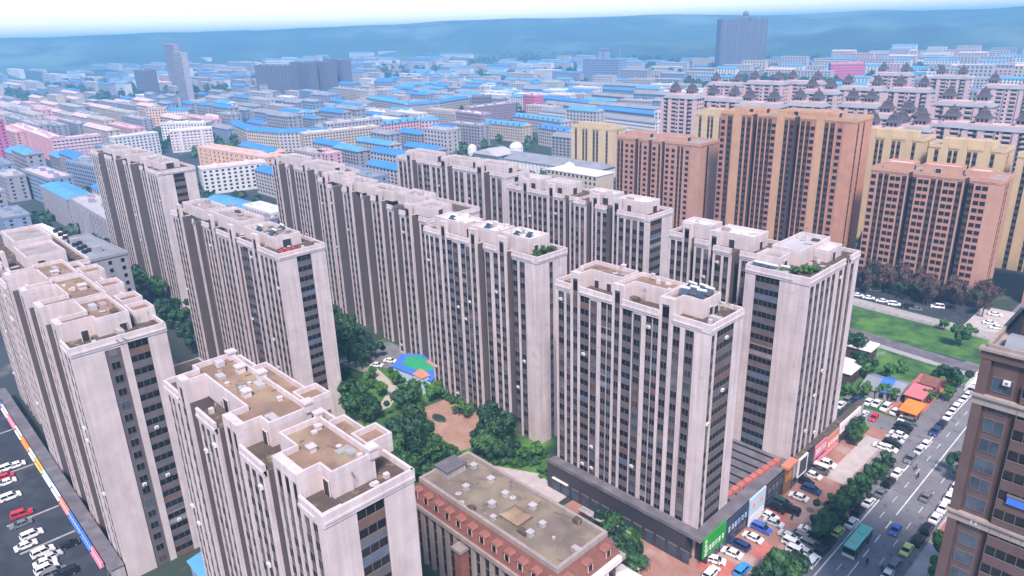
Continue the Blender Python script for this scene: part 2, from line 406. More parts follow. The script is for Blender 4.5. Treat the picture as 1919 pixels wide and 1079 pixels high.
# ------------------------------------------------------------------ low blocks
def wingrid(b, F, L, d, z0, h, fl, pitch, w, hh, m='glass', s0=0.0):
    n = max(1, int((L-1)/pitch)); fh = (h-z0)/fl
    for j in range(fl):
        for i in range(n):
            c = s0+L*(i+.5)/n; b.fbox(F, c-w/2, c+w/2, d-.1, d+.06, z0+j*fh+fh*.32, z0+j*fh+fh*.32+hh, m)
def lowrise(p0, p1, h, dep, wall='wpale', roof='flat', rm='rpale', fl=6, desc=None, cat='apartment block', group='low apartment blocks across the city', pitch=3.4, ww=1.6, bands=None, label=None, keys=('far',), base=None, win='glass', rise=3.2, ribs=None):
    "p0 left and p1 right end of the wall that faces the camera (ground plan); dep goes away from the camera"
    a = Vector((p0[0], p0[1])); c = Vector((p1[0], p1[1])); L = (c-a).length; t = (c-a)/L; n = Vector((t.y, -t.x))
    if n.dot(-a) < 0: n = -n
    root = empty('apartment_block' if cat == 'apartment block' else cat.replace(' ', '_'), ((a.x+c.x)/2, (a.y+c.y)/2, 0), label, cat, group)
    F = frame(a, t, n); b = MB(); b.fbox(F, 0, L, -dep, 0, 0, h, wall)
    if base: b.fbox(F, -.1, L+.1, -dep-.1, .12, 0, 3.6, base)
    if ribs:
        k = max(2, int(L/ribs))
        for i in range(k): b.fbox(F, L*(i+.5)/k-1.2, L*(i+.5)/k+1.2, -1, .9, 0, h-.4, wall)
    b.build('wall', root)
    w = MB(); wingrid(w, F, L, .0 if not ribs else .0, 1.2, h-.5, fl, pitch, ww, h/fl*.48, win)
    for e, sgn in ((0, -1), (L, 1)):
        Fe = frame(F(e, 0, 0).xy, (-n.x, -n.y), (t.x*sgn, t.y*sgn))
        wingrid(w, Fe, dep, 0, 1.2, h-.5, fl, pitch+.6, ww*.8, h/fl*.45, win)
    w_o = w.build('window', root); tag(w_o, kind='stuff')
    if bands:
        q = MB(); fh = h/fl
        for j in range(1, fl+1): q.fbox(F, .2, L-.2, -.1, .35, j*fh-1.0, j*fh-.35, bands)
        q.build('balcony_band', root)
    r = MB()
    if roof == 'flat':
        r.fbox(F, -.25, L+.25, -dep-.25, .25, h, h+.35, rm)
        for q in ((-.25, L+.25, -.15, .25), (-.25, L+.25, -dep-.25, -dep+.15), (-.25, .15, -dep+.15, -.15), (L-.15, L+.25, -dep+.15, -.15)): r.fbox(F, *q, h+.35, h+1.2, wall)
        r.build('roof', root)
        for i in range(max(1, int(L/16))):
            v = MB(); s = L*(i+.5)/max(1, int(L/16))+random.uniform(-2, 2); d = -dep*random.uniform(.3, .7)
            v.fbox(F, s-1.6, s+1.6, d-1.5, d+1.5, h+.3, h+2.6, wall); v.build('stair_head', root)
    else:
        ov = .6; rg = h+rise
        A = F(-ov, ov, h-.1); B = F(L+ov, ov, h-.1); Cc = F(L+ov, -dep-ov, h-.1); Dd = F(-ov, -dep-ov, h-.1)
        hip = dep*.45 if roof == 'hip' else .0
        R1 = F(hip, -dep/2, rg); R2 = F(L-hip, -dep/2, rg)
        r.poly([A, B, R2, R1], rm); r.poly([Cc, Dd, R1, R2], rm); r.poly([B, Cc, R2], rm if roof == 'hip' else wall); r.poly([Dd, A, R1], rm if roof == 'hip' else wall); r.poly([A, Dd, Cc, B], wall)
        ro = r.build('roof', root)
        if roof == 'dormer':
            k = max(2, int(L/8))
            for i in range(k):
                s = L*(i+.5)/k; g = MB()
                g.fbox(F, s-1.3, s+1.3, -dep*.3, -.2, h, h+1.9, wall); g.fbox(F, s-.8, s+.8, -.2, -.1, h+.5, h+1.5, 'glass')
                g.hexa([F(s-1.6, .1, h+1.9), F(s+1.6, .1, h+1.9), F(s+1.6, -dep*.35, h+1.9), F(s-1.6, -dep*.35, h+1.9)], [F(s-.1, .1, h+2.9), F(s+.1, .1, h+2.9), F(s+.1, -dep*.35, h+2.9), F(s-.1, -dep*.35, h+2.9)], rm)
                g.build('dormer', root)
    if desc and not label: later(root, desc, (a.x+c.x)/2, (a.y+c.y)/2, keys)
    return root
def blk(pl, pr_, h, dep, **k):
    a = P(*pl, h); c = P(*pr_, h); return lowrise((a.x, a.y), (c.x, c.y), h, dep, **k)
# ------------------------------------------------------------------ vehicles
def car_parts(kind):
    L, Wd, Hh = dict(sedan=(4.6, 1.8, 1.45), suv=(4.7, 1.9, 1.75), hatch=(3.9, 1.72, 1.5), van=(4.9, 1.85, 1.95))[kind]
    hood = dict(sedan=.92, suv=1.05, hatch=.95, van=1.05)[kind]
    prof = [(-L/2, .32), (L/2, .30), (L/2+.02, .62), (L/2-.12, hood-.14), (L/2-.95, hood), (-L/2+(.75 if kind == 'sedan' else .15), hood+.03), (-L/2+.02, hood-.05)]
    b = MB(); n = len(prof); w = Wd/2
    i0 = 0
    for y, k in ((-w, 1), (w, 1)):
        b.v += [(x, y*(1 if z < .6 else .95), z) for x, z in prof]
    for i in range(n): j = (i+1) % n; b.f.append((i, j, n+j, n+i)[::-1]); b.m.append(b.mi('PAINT'))
    b.f.append(tuple(range(n))); b.m.append(0); b.f.append(tuple(range(2*n-1, n-1, -1))); b.m.append(0)
    f0, f1 = L/2-.95, L/2-1.75
    r0, r1 = (-L/2+.75, -L/2+1.35) if kind == 'sedan' else (-L/2+.12, -L/2+.4)
    z = hood+.01
    g = MB(); wi = w*.92; wo = w*.78
    g.hexa([(r0, -wi, z), (f0, -wi, z), (f0, wi, z), (r0, wi, z)], [(r1, -wo, Hh-.06), (f1, -wo, Hh-.06), (f1, wo, Hh-.06), (r1, wo, Hh-.06)], 'glass')
    b.hexa([(r1-.06, -wo-.03, Hh-.06), (f1+.06, -wo-.03, Hh-.06), (f1+.06, wo+.03, Hh-.06), (r1-.06, wo+.03, Hh-.06)], [(r1+.12, -wo+.08, Hh), (f1-.12, -wo+.08, Hh), (f1-.12, wo-.08, Hh), (r1+.12, wo-.08, Hh)], 'PAINT')
    for sx in (-1, 1):
        y0 = sx*w*.95
        for xa, xb in ((f0, f1), (r0, r1), ((f0+r0)/2, (f1+r1)/2)):
            b.hexa([(xa-.06, sx*wi-.02, z), (xa+.06, sx*wi-.02, z), (xa+.06, sx*wi+.02, z), (xa-.06, sx*wi+.02, z)], [(xb-.06, sx*wo-.02, Hh-.05), (xb+.06, sx*wo-.02, Hh-.05), (xb+.06, sx*wo+.02, Hh-.05), (xb-.06, sx*wo+.02, Hh-.05)], 'PAINT')
    li = MB()
    return b, g, (L, Wd)
def wheel_me():
    b = MB(); b.tube((0, -.1, 0), (0, .1, 0), .33, .33, 'tyre', 14); b.tube((0, -.115, 0), (0, .115, 0), .19, .19, 'rim', 10); return b.mesh('wheel')
M['PAINT'] = M['cwhite']
WHEEL = wheel_me(); CARM = {}
LB = MB(); LB.box(-.03, .03, -.2, .2, -.08, .08, 'acwhite'); LAMP = LB.mesh('headlight')
def car(px, py, kind, colr, rz, desc, group, keys, at=None):
    k = (kind, colr)
    if k not in CARM:
        M['PAINT'] = M['c'+colr]; b, g, dim = car_parts(kind); me = b.mesh('car_body'); CARM[k] = (me, g.mesh('window'), dim); M['PAINT'] = M['cwhite']
    me, gm, (L, Wd) = CARM[k]
    p = P(px, py, .7) if at is None else Vector((*at, 0)); z = .03
    o = bpy.data.objects.new('parked_car', me); COL.objects.link(o); o.location = (p.x, p.y, z); o.rotation_euler = (0, 0, rz)
    tag(o, None, 'car', group); later(o, desc, p.x, p.y, keys)
    inst(gm, 'window', o, (0, 0, 0))
    for sx in (-1, 1):
        for sy in (-1, 1): inst(WHEEL, 'wheel', o, (sx*L*.3, sy*(Wd/2-.1), .33))
        inst(LAMP, 'headlight', o, (L/2, sx*Wd*.32, .68))
    return o
# ------------------------------------------------------------------ trees
def crown_mesh(seed, n, rx, rz, m, leaf=.55, lumps=7, hollow=.45):
    rnd = random.Random(seed); b = MB()
    cs = [(Vector((rnd.gauss(0, .45)*rx, rnd.gauss(0, .45)*rx, rnd.uniform(-.5, .75)*rz)), rnd.uniform(.35, .6)) for _ in range(lumps)]
    for i in range(n):
        c, r = cs[rnd.randrange(lumps)]
        d = Vector((rnd.gauss(0, 1), rnd.gauss(0, 1), rnd.gauss(0, 1))).normalized()
        rr = r*(rnd.uniform(hollow, 1.0)**.6)
        p = c+Vector((d.x*rx*rr, d.y*rx*rr, d.z*rz*rr))
        u = (d+Vector((rnd.gauss(0, .6), rnd.gauss(0, .6), rnd.gauss(0, .6)))).normalized().orthogonal().normalized(); w = u.cross(d).normalized()
        s = leaf*rnd.uniform(.6, 1.3)
        b.poly([p-u*s, p+w*s*.55, p+u*s, p-w*s*.55], m)
    return b.mesh('crown')
TREE = {}
def tree_kind(kind):
    if kind in TREE: return TREE[kind]
    r = []
    for s in range(4):
        if kind == 'dark': cr = crown_mesh(s, 1700, 3.6, 3.4, 'leaf' if s % 2 else 'leafdeep', .5, 9)
        elif kind == 'bright': cr = crown_mesh(20+s, 1100, 2.4, 2.2, 'leafbright', .42, 7)
        elif kind == 'shrub': cr = crown_mesh(40+s, 700, 1.6, 1.1, 'leaf' if s % 2 else 'leafbright', .32, 6)
        else: cr = crown_mesh(60+s, 900, 3.2, 4.2, 'twig', .42, 9, .2)
        tb = MB(); hh = dict(dark=3.6, bright=2.2, shrub=.6, bare=4.2)[kind]
        tb.tube((0, 0, 0), (0, 0, hh+1), .22, .12, 'bark', 7)
        rnd = random.Random(s)
        for i in range(6):
            a = rnd.uniform(0, 6.28); z = hh*rnd.uniform(.6, 1); l = dict(dark=2.4, bright=1.5, shrub=.7, bare=2.8)[kind]
            tb.tube((0, 0, z), (math.cos(a)*l*.7, math.sin(a)*l*.7, z+l), .1, .03, 'bark', 5)
        r.append((cr, tb.mesh('trunk'), hh))
    TREE[kind] = r; return r
TN = [0]
def tree(x, y, kind, sc, desc, group, keys, z=0):
    TN[0] += 1; cr, tk, hh = tree_kind(kind)[TN[0] % 4]
    nm = 'shrub' if kind == 'shrub' else 'tree'
    o = empty(nm, (x, y, z), None, nm, group, random.uniform(0, 6.28)); o.scale = (sc, sc, sc*random.uniform(.9, 1.1))
    inst(tk, 'trunk', o, (0, 0, 0)); inst(cr, 'crown', o, (0, 0, hh+dict(dark=2.4, bright=1.6, shrub=.6, bare=2.6)[kind]))
    later(o, desc, x, y, keys); return o
def sheet(name, pts, z, m, kind='structure', label=None):
    b = MB(); b.poly([(x, y, z) for x, y in pts], m); o = b.build(name)
    tag(o, label, None, None, kind); return o
# ================================================================== GROUND
Y = lambda *a: a
def gs(name, x0, x1, y0, y1, z, m, kind='structure'): return sheet(name, [(x0, y0), (x1, y0), (x1, y1), (x0, y1)], z, m, kind)
gs('ground', -14000, 6000, -3000, 16000, 0, 'city')
gs('road', -52.5, -27.5, -400, 900, .02, 'asphalt')
gs('plaza_pavement', -66, -52.5, 60, 200, .03, 'pave')
gs('parking_lot_pavement', -64, -47.4, 196, 222, .035, 'asphalt')
gs('sidewalk', -31, -14, -100, 400, .14, 'pavewhite')
gs('parking_lot', -420, -120, -60, 23, .02, 'asphaltdark')
gs('courtyard_lawn', -215, -100, 88, 137, .04, 'grassm')
for pts, m, z, n in (
    ([(-212, 118), (-200, 121.5), (-190, 119.5), (-176, 116.5), (-170, 108), (-170, 96), (-173, 96), (-173, 106), (-179, 113.5), (-192, 116.5), (-212, 113)], 'path', .06, 'path'),
    ([(-162, 113), (-161, 124), (-150, 124.5), (-139, 120), (-133.5, 112), (-135, 107), (-146, 107.5), (-156, 110)], 'pavebrown', .06, 'courtyard_pavement'),
    ([(-212, 121), (-194, 122.5), (-186, 130), (-200, 137), (-212, 136)], 'asphalt', .055, 'courtyard_road'),
    ([(-118, 95), (-100, 99), (-100, 112), (-112, 114), (-124, 108)], 'pavewhite', .06, 'forecourt_pavement'),
    ([(-100, 92), (-66, 90), (-62, 112), (-98, 112)], 'pave', .05, 'forecourt_pavement')):
    sheet(n, pts, z, m)
for x0, x1, y0, y1, m in ((-57.5, -53.2, 124, 130, 'pavered'), (-64, -56, 112.5, 119, 'pavered'), (-64, -57.5, 139, 146, 'pavered'), (-64.5, -60, 160, 172, 'pavewhite'), (-58, -53, 163, 190, 'pavewhite'), (-30.8, -23, 158, 164.5, 'pavered'), (-30.8, -23, 150, 157, 'pavewhite')):
    gs('plaza_paving', x0, x1, y0, y1, .16 if x0 > -31 else .05, m)
# river banks and the north lane
sheet('river_bank', [(-112, 205), (-53.5, 205), (-46.5, 252), (-112, 262)], .05, 'grassm')
sheet('river_bank', [(-112, 263), (-46.5, 259), (-46.5, 284), (-112, 289)], .06, 'grassm')
sheet('river', [(-112, 258.5), (-46.5, 250.5), (-46.5, 257.5), (-112, 264.5)], .07, 'slate')
sheet('promenade', [(-130, 287), (-46.5, 282.5), (-46.5, 290.5), (-130, 296)], .08, 'concrete')
gs('car_park', -140, -40, 296, 318, .05, 'asphaltdark')
gs('car_park_pavement', -62, -40, 291, 318, .06, 'pavewhite')
gs('bridge_deck', -46.6, -31, 236, 302, .16, 'rwhite')
sheet('embankment_path', [(-112, 254.8), (-46.5, 247.5), (-46.5, 250.4), (-112, 258.3)], .09, 'concrete')
# markings
def marks(x, y0, y1, w, dash=None):
    b = MB(); y = y0
    while y < y1:
        e = min(y1, y+(dash[0] if dash else y1-y0)); b.poly([(x-w/2, y, .045), (x+w/2, y, .045), (x+w/2, e, .045), (x-w/2, e, .045)], 'line'); y = e+(dash[1] if dash else 0)
    tag(b.build('road_marking'), kind='structure')
marks(-44.6, 40, 400, .3); marks(-39.6, 60, 138, .22); marks(-39.6, 160, 400, .28); marks(-39.6, 140, 160, .3, (3.5, 3)); marks(-42.0, 60, 400, .16, (3, 5)); marks(-36.2, 60, 400, .16, (3, 5)); marks(-33.9, 130, 300, .15, (4, 6))
b = MB()
for i in range(16): b.box(-52.7, -52.4, 60+i*8.8, 60+i*8.8+8.6, .02, .17, 'concrete')
tag(b.build('kerb'), kind='structure')
b = MB(); b.box(-31.3, -31.0, 40, 400, .02, .18, 'concrete'); tag(b.build('kerb'), kind='structure')
for x, y in ((-218, 16), (-218, 21), (-185, 12), (-185, 21)): pass
b = MB()
for x in (-243, -216.5, -190, -176): b.box(x-.25, x+.25, 10, 21.3, .02, .2, 'concrete')
tag(b.build('parking_island'), kind='structure')
# hills
prof = [(-900, 122), (0, 121), (100, 131), (230, 133), (350, 136), (500, 136), (640, 139), (780, 148), (830, 157), (870, 160), (1000, 157), (1090, 154), (1180, 158), (1250, 153), (1340, 136), (1450, 130), (1500, 136), (1570, 139), (1640, 130), (1790, 130), (1850, 136), (1919, 137), (2200, 138), (2800, 130)]
prof = [(x, 110+(h-110)*.96) for x, h in prof]
def hat(x):
    for (a, p), (c, q) in zip(prof, prof[1:]):
        if a <= x <= c: return p+(q-p)*(x-a)/(c-a)
    return 120
def ridge(name, D0, D1, topf, n=14):
    hb = MB(); rows = []
    for k in range(150):
        px = -880+k*24.4; d = FW+RX*((px-959.5)/FPX); d = Vector((d.x, d.y, 0)).normalized(); top = topf(px); r = []
        for j in range(n):
            f = j/(n-1); q = d*(D0+f*(D1-D0)); w = math.sin(px*.013+j*1.7)*math.cos(px*.031+j)+.5*math.sin(px*.071+j*.8)
            r.append((q.x, q.y, top*(f**.8)*(1-.10*w*(f < .9)*(f > .01)*(1.2-f)) - .5))
        rows.append(r)
    for a, c in zip(rows, rows[1:]):
        for j in range(n-1): hb.poly([a[j], c[j], c[j+1], a[j+1]], 'hillm')
    o = hb.build(name); tag(o, kind='structure'); o.data.polygons.foreach_set('use_smooth', [True]*len(o.data.polygons))
ridge('hills', 2950, 3600, lambda x: 110+(hat(x)-110)*.74+1.6*math.sin(x*.021)+1.1*math.sin(x*.053))
ridge('foothills', 2450, 2850, lambda x: max(2, (52+26*math.sin(x*.0042+.6)+12*math.sin(x*.017)+5*math.sin(x*.05))*(.25 if x < 500 else 1 if x > 900 else .25+.75*(x-500)/400)))
# ================================================================== THE BEIGE ESTATE
G = 'beige towers of the central estate'
U = "r.8 W1.3 r.8 W1.1 |r.9 T1.1 r.9| N2.8 p.4 W1.4 r1.2 B1.5 p.3 B1.4 r.9 "
U4 = "r.9 W1.2 r.9 |T1.2 r1| N7.5/4.5 r.8 W1 r.8 N5/4.5 r.8 W1.2 r.8 W1.2 "
T4F = "r.9 W1.2 r.9 W1.2 r.9 W1.2 r.9 |T1.2 r1| N10/5 r.8 W1 r.9 |T1.2 r1| N11/5 r.8 W1.2 r.8 |T1.2 r1| r1 W1.1 r.9 W1.1 r.8 W1 r.9 W1"
U2 = "r.9 W1.2 r.9 W1.2 r.9 |T1.2 r1| N3 r.8 W1.2 r.8 W1.3 r1.1 "
def unitarms(front, x0, x1, E=1.8):
    t = parse(front, x1-x0-E); s = x0; out = []; a = None
    for c, w, tl, o, _ in t:
        if tl and a is None: a = s
        if not tl and a is not None: out.append((a, s)); a = None
        s += w
    return out
# front row
t1f = "r.8 W1 r.8 W1 r.9 r1 W1 r1 |r1 T1.2 r1.3| N5.2/4.2 r1 W1.2 r1 W1.2 r1.2 W.9 r1.5 N4.6/4.2 |r1.2 T1.2 r1 T1 r1.1| r1 W1.2 r1 W1.2 r1 W1.2 r1.6 N4/4.2 |r1 T1.1 r1.2 T1.1 r1.2 T1 r.4| r.9 W1.2 r1 W1.1"
A1_ = unitarms(t1f, -121.5, -69)
T1 = tower('apartment_tower', 'nearest beige tower with a bare brown roof deck edged by pale parapets', -121.5, -69, 32.8, 46.4, 54, 58, t1f, 'g4.6 B4.2 g4.8', D=4.4, cap=100, acp=.05,
  pents=[PP(-117, -89.3, 36.4, 43, 32.8, A1_[0:2], 58), PP(-86, -72, 36.2, 42.6, 32.8, A1_[2:3], 58),
         ([(-113, 43.4), (-98, 43.4), (-98, 47.4), (-113, 47.4)], 56), ([(-97.4, 44.2), (-93, 44.2), (-93, 48.4), (-97.4, 48.4)], 57), ([(-86.8, 43), (-80.2, 43), (-80.2, 47), (-86.8, 47)], 56), ([(-79.8, 43.8), (-75.8, 43.8), (-75.8, 48), (-79.8, 48)], 57)],
  doors=[(-104, 36.3, 0, 1.5, 2.2), (-90.8, 36.3, 0, 1.2, 2.1), (-73.4, 36.1, 0, 1.2, 2.2)], group=G)
o = T1['_o']
def rooftop(root, items, z, name='roof_vent', m='cornice'):
    for x, y, a, hh in items:
        b = MB(); b.box(x-a*.8, x+a*.8, y-a*.8, y+a*.8, z-.02, z+hh*.8, m); b.box(x-a, x+a, y-a, y+a, z+hh*.8, z+hh, m); b.build(name, root)
rooftop(T1, [(-110, 41.6, .8, 1.3), (-101, 38.5, .7, 1.2), (-107, 38, .35, .5), (-104.6, 40.6, .3, .4), (-96, 41.5, .4, .6), (-84, 41.2, .5, .7), (-79.5, 37.6, .6, .9), (-77.5, 40.6, .35, .4)], 57.12)
rooftop(T1, [(-115.8, 42.7, .8, 1.6), (-104.4, 42.7, .8, 1.6), (-89.6, 42.7, .8, 1.7), (-72.3, 42.4, .8, 1.6), (-86, 42.4, .6, 1.4)], 57.3, 'parapet_pier')
T2f = "r1 W1 r1 W1 r1 W1 r1 |r.8 T1.4 r.8| N13.3/3.4 |r1 T1.5 r1.2| N10.3/3.4 |r1.2 T1 r1 T1 r.3| N10/3.4 |r1.2 T1.2 r2| r1 W1.1 r1 W1.1"
A2 = unitarms(T2f, -211, -148.6); A1_ = unitarms(t1f, -121.5, -69)
T2 = tower('apartment_tower', 'beige tower above the left car park with two dark window strips on its end', -211, -148.6, 25, 42.6, 54, 58, T2f, 'g6.2 W2.1 g1.5 B4.2 g4', acp=.05, cap=100,
  pents=[PP(-167.6, -153, 31.3, 37.6, 25, A2[3:4], 58), PP(-188.5, -168.9, 31.5, 38, 25, A2[1:3], 58), PP(-205.2, -190, 31.3, 38, 25, A2[0:1], 58),
         ([(-160, 38.6), (-154.6, 38.6), (-154.6, 43), (-160, 43)], 57), ([(-168.2, 39), (-163, 39), (-163, 43.4), (-168.2, 43.4)], 57), ([(-182, 39), (-176, 39), (-176, 43.6), (-182, 43.6)], 57), ([(-197.5, 39), (-191, 39), (-191, 43.8), (-197.5, 43.8)], 57)],
  doors=[(-152.9, 29, math.pi/2, 1.2, 2.2), (-152.9, 36, math.pi/2, 1.3, 1.6), (-164.5, 31.2, 0, 1.2, 2)], group=G)
rooftop(T2, [(-178, 35.6, .9, 1.2), (-180, 36.5, .4, .5), (-158, 35.5, .4, .5), (-195, 34, .8, 1.0)], 57.12)
T2b = tower('apartment_tower', 'leftmost beige tower behind the car park tower, with a white door on its roof house', -266, -212, 28, 45.5, 54, 58.5, U*2+U2, 'g6 W2 g2 B4 g4', cap=60, bcap=30,
  pents=[PP(-250, -232, 33, 42, 28, [], 58.5, 'deckgrey'), PP(-229, -214, 32, 41, 28, [], 58, 'deckgrey')], doors=[(-213.9, 35, math.pi/2, 1.4, 2.4), (-231.9, 37, math.pi/2, 1.4, 2.4)], group=G)
# second row
T3f = "r.8 W1.1 r.8 W1.1 r.9 |T1.1 r.9| N9.5/4.2 r.9 N4/4 @-1 r.8 W1.1 r.8 W1.1 r.8 |T1.1 r.8| N5/5 @0 r.9 W1.2 r.9 W1.2 "+"r1 W1.2 r1 |r.8 T1 r.8| N2.6 r1 W1.3 B1.5 p.3 B1.4 r.9 W1.2 r.9 |r.8 T1.1 r.8| r1 W1.2 r1 W1.1 r1 W1.2 r.8 W1"
T3 = tower('apartment_tower', 'beige tower with red tubs on its end terrace and a tall dark balcony stack', -252, -175.5, 81.5, 95.5, 54, 58, T3f, 'r5.2 B4.4 r4.6', D=7, cap=90, acp=.05, bcap=50,
  pents=[PP(-250, -232, 85, 92.5, 81.5, [], 57.5, 'deckgrey'), PP(-227, -206, 85, 93, 81.5, [], 58, 'deckgrey'), PP(-202, -183, 84.5, 92.5, 81.5, [], 57.4, 'deckgrey')], doors=[(-182.9, 88, math.pi/2, 2.4, 2.2), (-205.9, 88, math.pi/2, 1.4, 2.1)], group=G)
rooftop(T3, [(-199, 88, .7, 1), (-196, 90, .7, 1), (-193, 87, .6, .9), (-190, 89.5, .8, 1.1), (-216, 90, .8, 1.2), (-187, 91, .6, 1)], 56.5, m='deckgrey')
for x, y, m in ((-178.6, 84.2, 'sred'), (-177.4, 85.6, 'sred'), (-177.0, 87.6, 'cred')):
    b = MB(); b.tube((0, 0, 0), (0, 0, 1.3), .55, .65, m, 12); b.tube((0, 0, 1.3), (0, 0, 1.36), .58, .58, 'dark', 12); q = b.build('water_tub', org=(0, 0, 0), loc=(x, y, 54.05))
    tag(q, None, 'tub', 'red tubs on a roof terrace'); later(q, 'red round tub standing on a tower roof terrace', x, y, ('roof',))
mark('the roof house door', -183, 88, 'roof')
T4 = tower('apartment_tower', 'taupe banded tower at the left with one dark recess in its end wall', -394, -304, 96, 111, 59, 63, 'r.9 W1.1 r.9 W1.1 '*2+'N8/5 '+T4F, 'r6 B4.6 r4.6', D=8, cap=60, bcap=20,
  pents=[PP(-388, -368, 100, 108, 96, [], 62, 'deckgrey'), PP(-362, -342, 100, 108, 96, [], 62.5, 'deckgrey'), PP(-336, -312, 100, 108, 96, [], 62, 'deckgrey')], doors=[(-311.9, 104, math.pi/2, 3, 2.2)], group=G)
# third row
T5a = tower('apartment_tower', 'taupe tower at the far left end of the middle row, beside a white office block', -318, -264, 151, 164, 54, 57.5, U4*2, 'r5 W1.2 r6', D=7, cap=50, bcap=20,
  pents=[PP(-314, -298, 154, 161, 151, [], 57.5, 'deckgrey'), PP(-292, -270, 154, 161, 151, [], 57, 'deckgrey')], doors=[(-269.9, 157, math.pi/2, 2, 2)], group=G)
T5f = "@-12 r.9 W1.2 r.9 |T1.2 r1| N7/3.5 @-8 r.7 W.9 r.7 N6.5/5 r.9 W1 r.8 |T1.1 r1| N8/5 @-6.5 r.8 N5/5 r.8 W1 r.8 |T1.1 r1| N8/6 @-3 r.8 W1 r.7 N6/5 @-1 r.8 W1.1 r.9 |T1.1 r1| N5/5 @0 r.8 W1.3 r1"
T5 = tower('apartment_tower', 'stepped taupe tower of the middle row, left of the tower with white roof sheds', -262, -173.5, 131, 151.5, 54, 57.5, T5f, 'r8 W1.2 r4 W1.2 r6', D=17, cap=70, bcap=20,
  pents=[([(-258, 145), (-244, 145), (-244, 150), (-258, 150)], 57.5, 'deckgrey'), ([(-240, 141), (-226, 141), (-226, 148), (-240, 148)], 57.8, 'deckgrey'), ([(-222, 140), (-206, 140), (-206, 147), (-222, 147)], 57.5, 'deckgrey'), ([(-202, 139.5), (-190, 139.5), (-190, 147), (-202, 147)], 58, 'deckgrey'), ([(-187, 134), (-177, 134), (-177, 143), (-187, 143)], 57, 'deckgrey')],
  doors=[(-225.9, 144, math.pi/2, 1.6, 2), (-189.9, 142, math.pi/2, 1.4, 2), (-189.9, 145, math.pi/2, 1.4, 2), (-176.9, 138, math.pi/2, 1.6, 2)], group=G)
T6f = "r.7 W.9 r.7 W1 r.8 W1.3 r.8 |r.5 T1 r.8| B1.9 p.3 W1.6 r1.3 B1.6 p.3 W1.2 |r.8 T1 r.8| N2.8 p.3 W1.3 r1.5 B1.7 |r.8 T1.1 r.8| N2.2 W1.2 r.8 W1.3 r2.6"
T6 = tower('apartment_tower', 'beige tower with white sheds on its roof and a dark planted end terrace', -168, -121, 124.4, 135.6, 54, 58, T6f, 'r4.6 W1 r5.6', cap=100, acp=.05,
  pents=[PP(-165.5, -152, 127, 134, 124.4, [], 58, 'rwhite'), PP(-149.5, -138.5, 127, 134, 124.4, [], 58, 'rwhite'), PP(-137, -126, 127, 134.3, 124.4, [], 58.2, 'rwhite')],
  doors=[(-125.9, 129, math.pi/2, 1.3, 2.1), (-151.9, 128.3, math.pi/2, 1.8, 2.2), (-138.4, 128.3, math.pi/2, 1.8, 2.2)], group=G)
rooftop(T6, [(-158, 133, .6, 1.3), (-150.6, 131, .7, 1), (-146, 133.2, .5, 1.2), (-141, 133, .5, 1.2), (-133, 133.3, .5, 1.1), (-129, 133, .5, 1.1)], 57.2, m='rwhite')
T7f = "r.8 W1.3 r.8 W.9 r.1 |r.8 T1 r.9| B2.6 p.45 W1.4 r1.4 B1.5 p.3 B1.4 |r.8 T1 r.9| B2.5 p.45 W1.5 r1.4 B1.5 p.3 B1.5 |r.9 T1.2 r1.3| W1.2 r1.4 W1.5 r1.9"
T7 = tower('apartment_tower', 'white ribbed beige tower standing above the green shop sign', -106, -65.5, 115, 127.4, 54, 58, T7f, 'r.6 W.8 r.9 B6.6 r3.5', cap=100, acp=.05, bcap=80,
  pents=[PP(-102.3, -90, 119, 125, 115, unitarms(T7f, -106, -65.5)[0:1], 58), PP(-89.2, -78, 119.5, 125.5, 115, unitarms(T7f, -106, -65.5)[1:2], 57.8), PP(-77.2, -69.5, 118.5, 125, 115, unitarms(T7f, -106, -65.5)[2:3], 58)],
  doors=[(-93.5, 118.9, 0, 1.1, 1.7), (-97, 118.9, 0, 1.1, 1.7), (-69.4, 121, math.pi/2, 1.1, 1.9), (-75.5, 118.4, 0, 1.1, 1.7), (-69.4, 123, math.pi/2, 1.4, 1.6)], group=G)
rooftop(T7, [(-94, 124.6, .5, 1.6), (-86, 124.6, .4, 1.2)], 57.2)
T8a = tower('apartment_tower', 'beige tower at the avenue with a planted roof corner and a broad ribbed end', -79.2, -63.5, 153, 181, 54, 58, 'r2 B4.6 r2.4', 'r1.2 W1.7 r1.1 W1.7 r1.1 W1.7 r1.1 W1.7 r1.1 W1.7 r2.2 W1.7 r1.2 N3.6 r1.2 W1.8 r3', E=3.8, cap=100, acp=.05,
  pents=[([(-77.5, 162), (-70, 162), (-70, 178), (-77.5, 178)], 58, 'rpale'), ([(-78, 155), (-72, 155), (-72, 161), (-78, 161)], 57.4, 'deckgrey'), ([(-69.9, 169), (-66.5, 169), (-66.5, 177), (-69.9, 177)], 57, 'rwhite')],
  doors=[(-71.9, 158, math.pi/2, 1.3, 2), (-66.4, 172, math.pi/2, 1.3, 2), (-73.5, 161.9, 0, 1.6, 2.1)], group=G)
T8f = "@-4.5 r.7 W1 r.7 W1.1 |r.7 T1 r.8| N2.4 @-2.5 r.8 W1.1 r.8 W1 |r.8 T1 r.8| @0 r.8 W1.2 r.8 W1 r.8 N2.4 r.7 W1.2 r.8 W1.1"
T8b = tower('apartment_tower', 'narrow ribbed wing stepping back left of the planted roof corner', -110, -79.3, 162, 176, 54, 58, T8f, 'r6 W1.2 r6', D=8, cap=60, bcap=10,
  pents=[([(-107, 168), (-98, 168), (-98, 174), (-107, 174)], 58, 'rwhite'), ([(-95.5, 165.5), (-84, 165.5), (-84, 173), (-95.5, 173)], 58, 'rwhite')], doors=[(-90, 165.4, 0, 1.5, 2.2), (-83.9, 169, math.pi/2, 1.3, 2)], group=G)
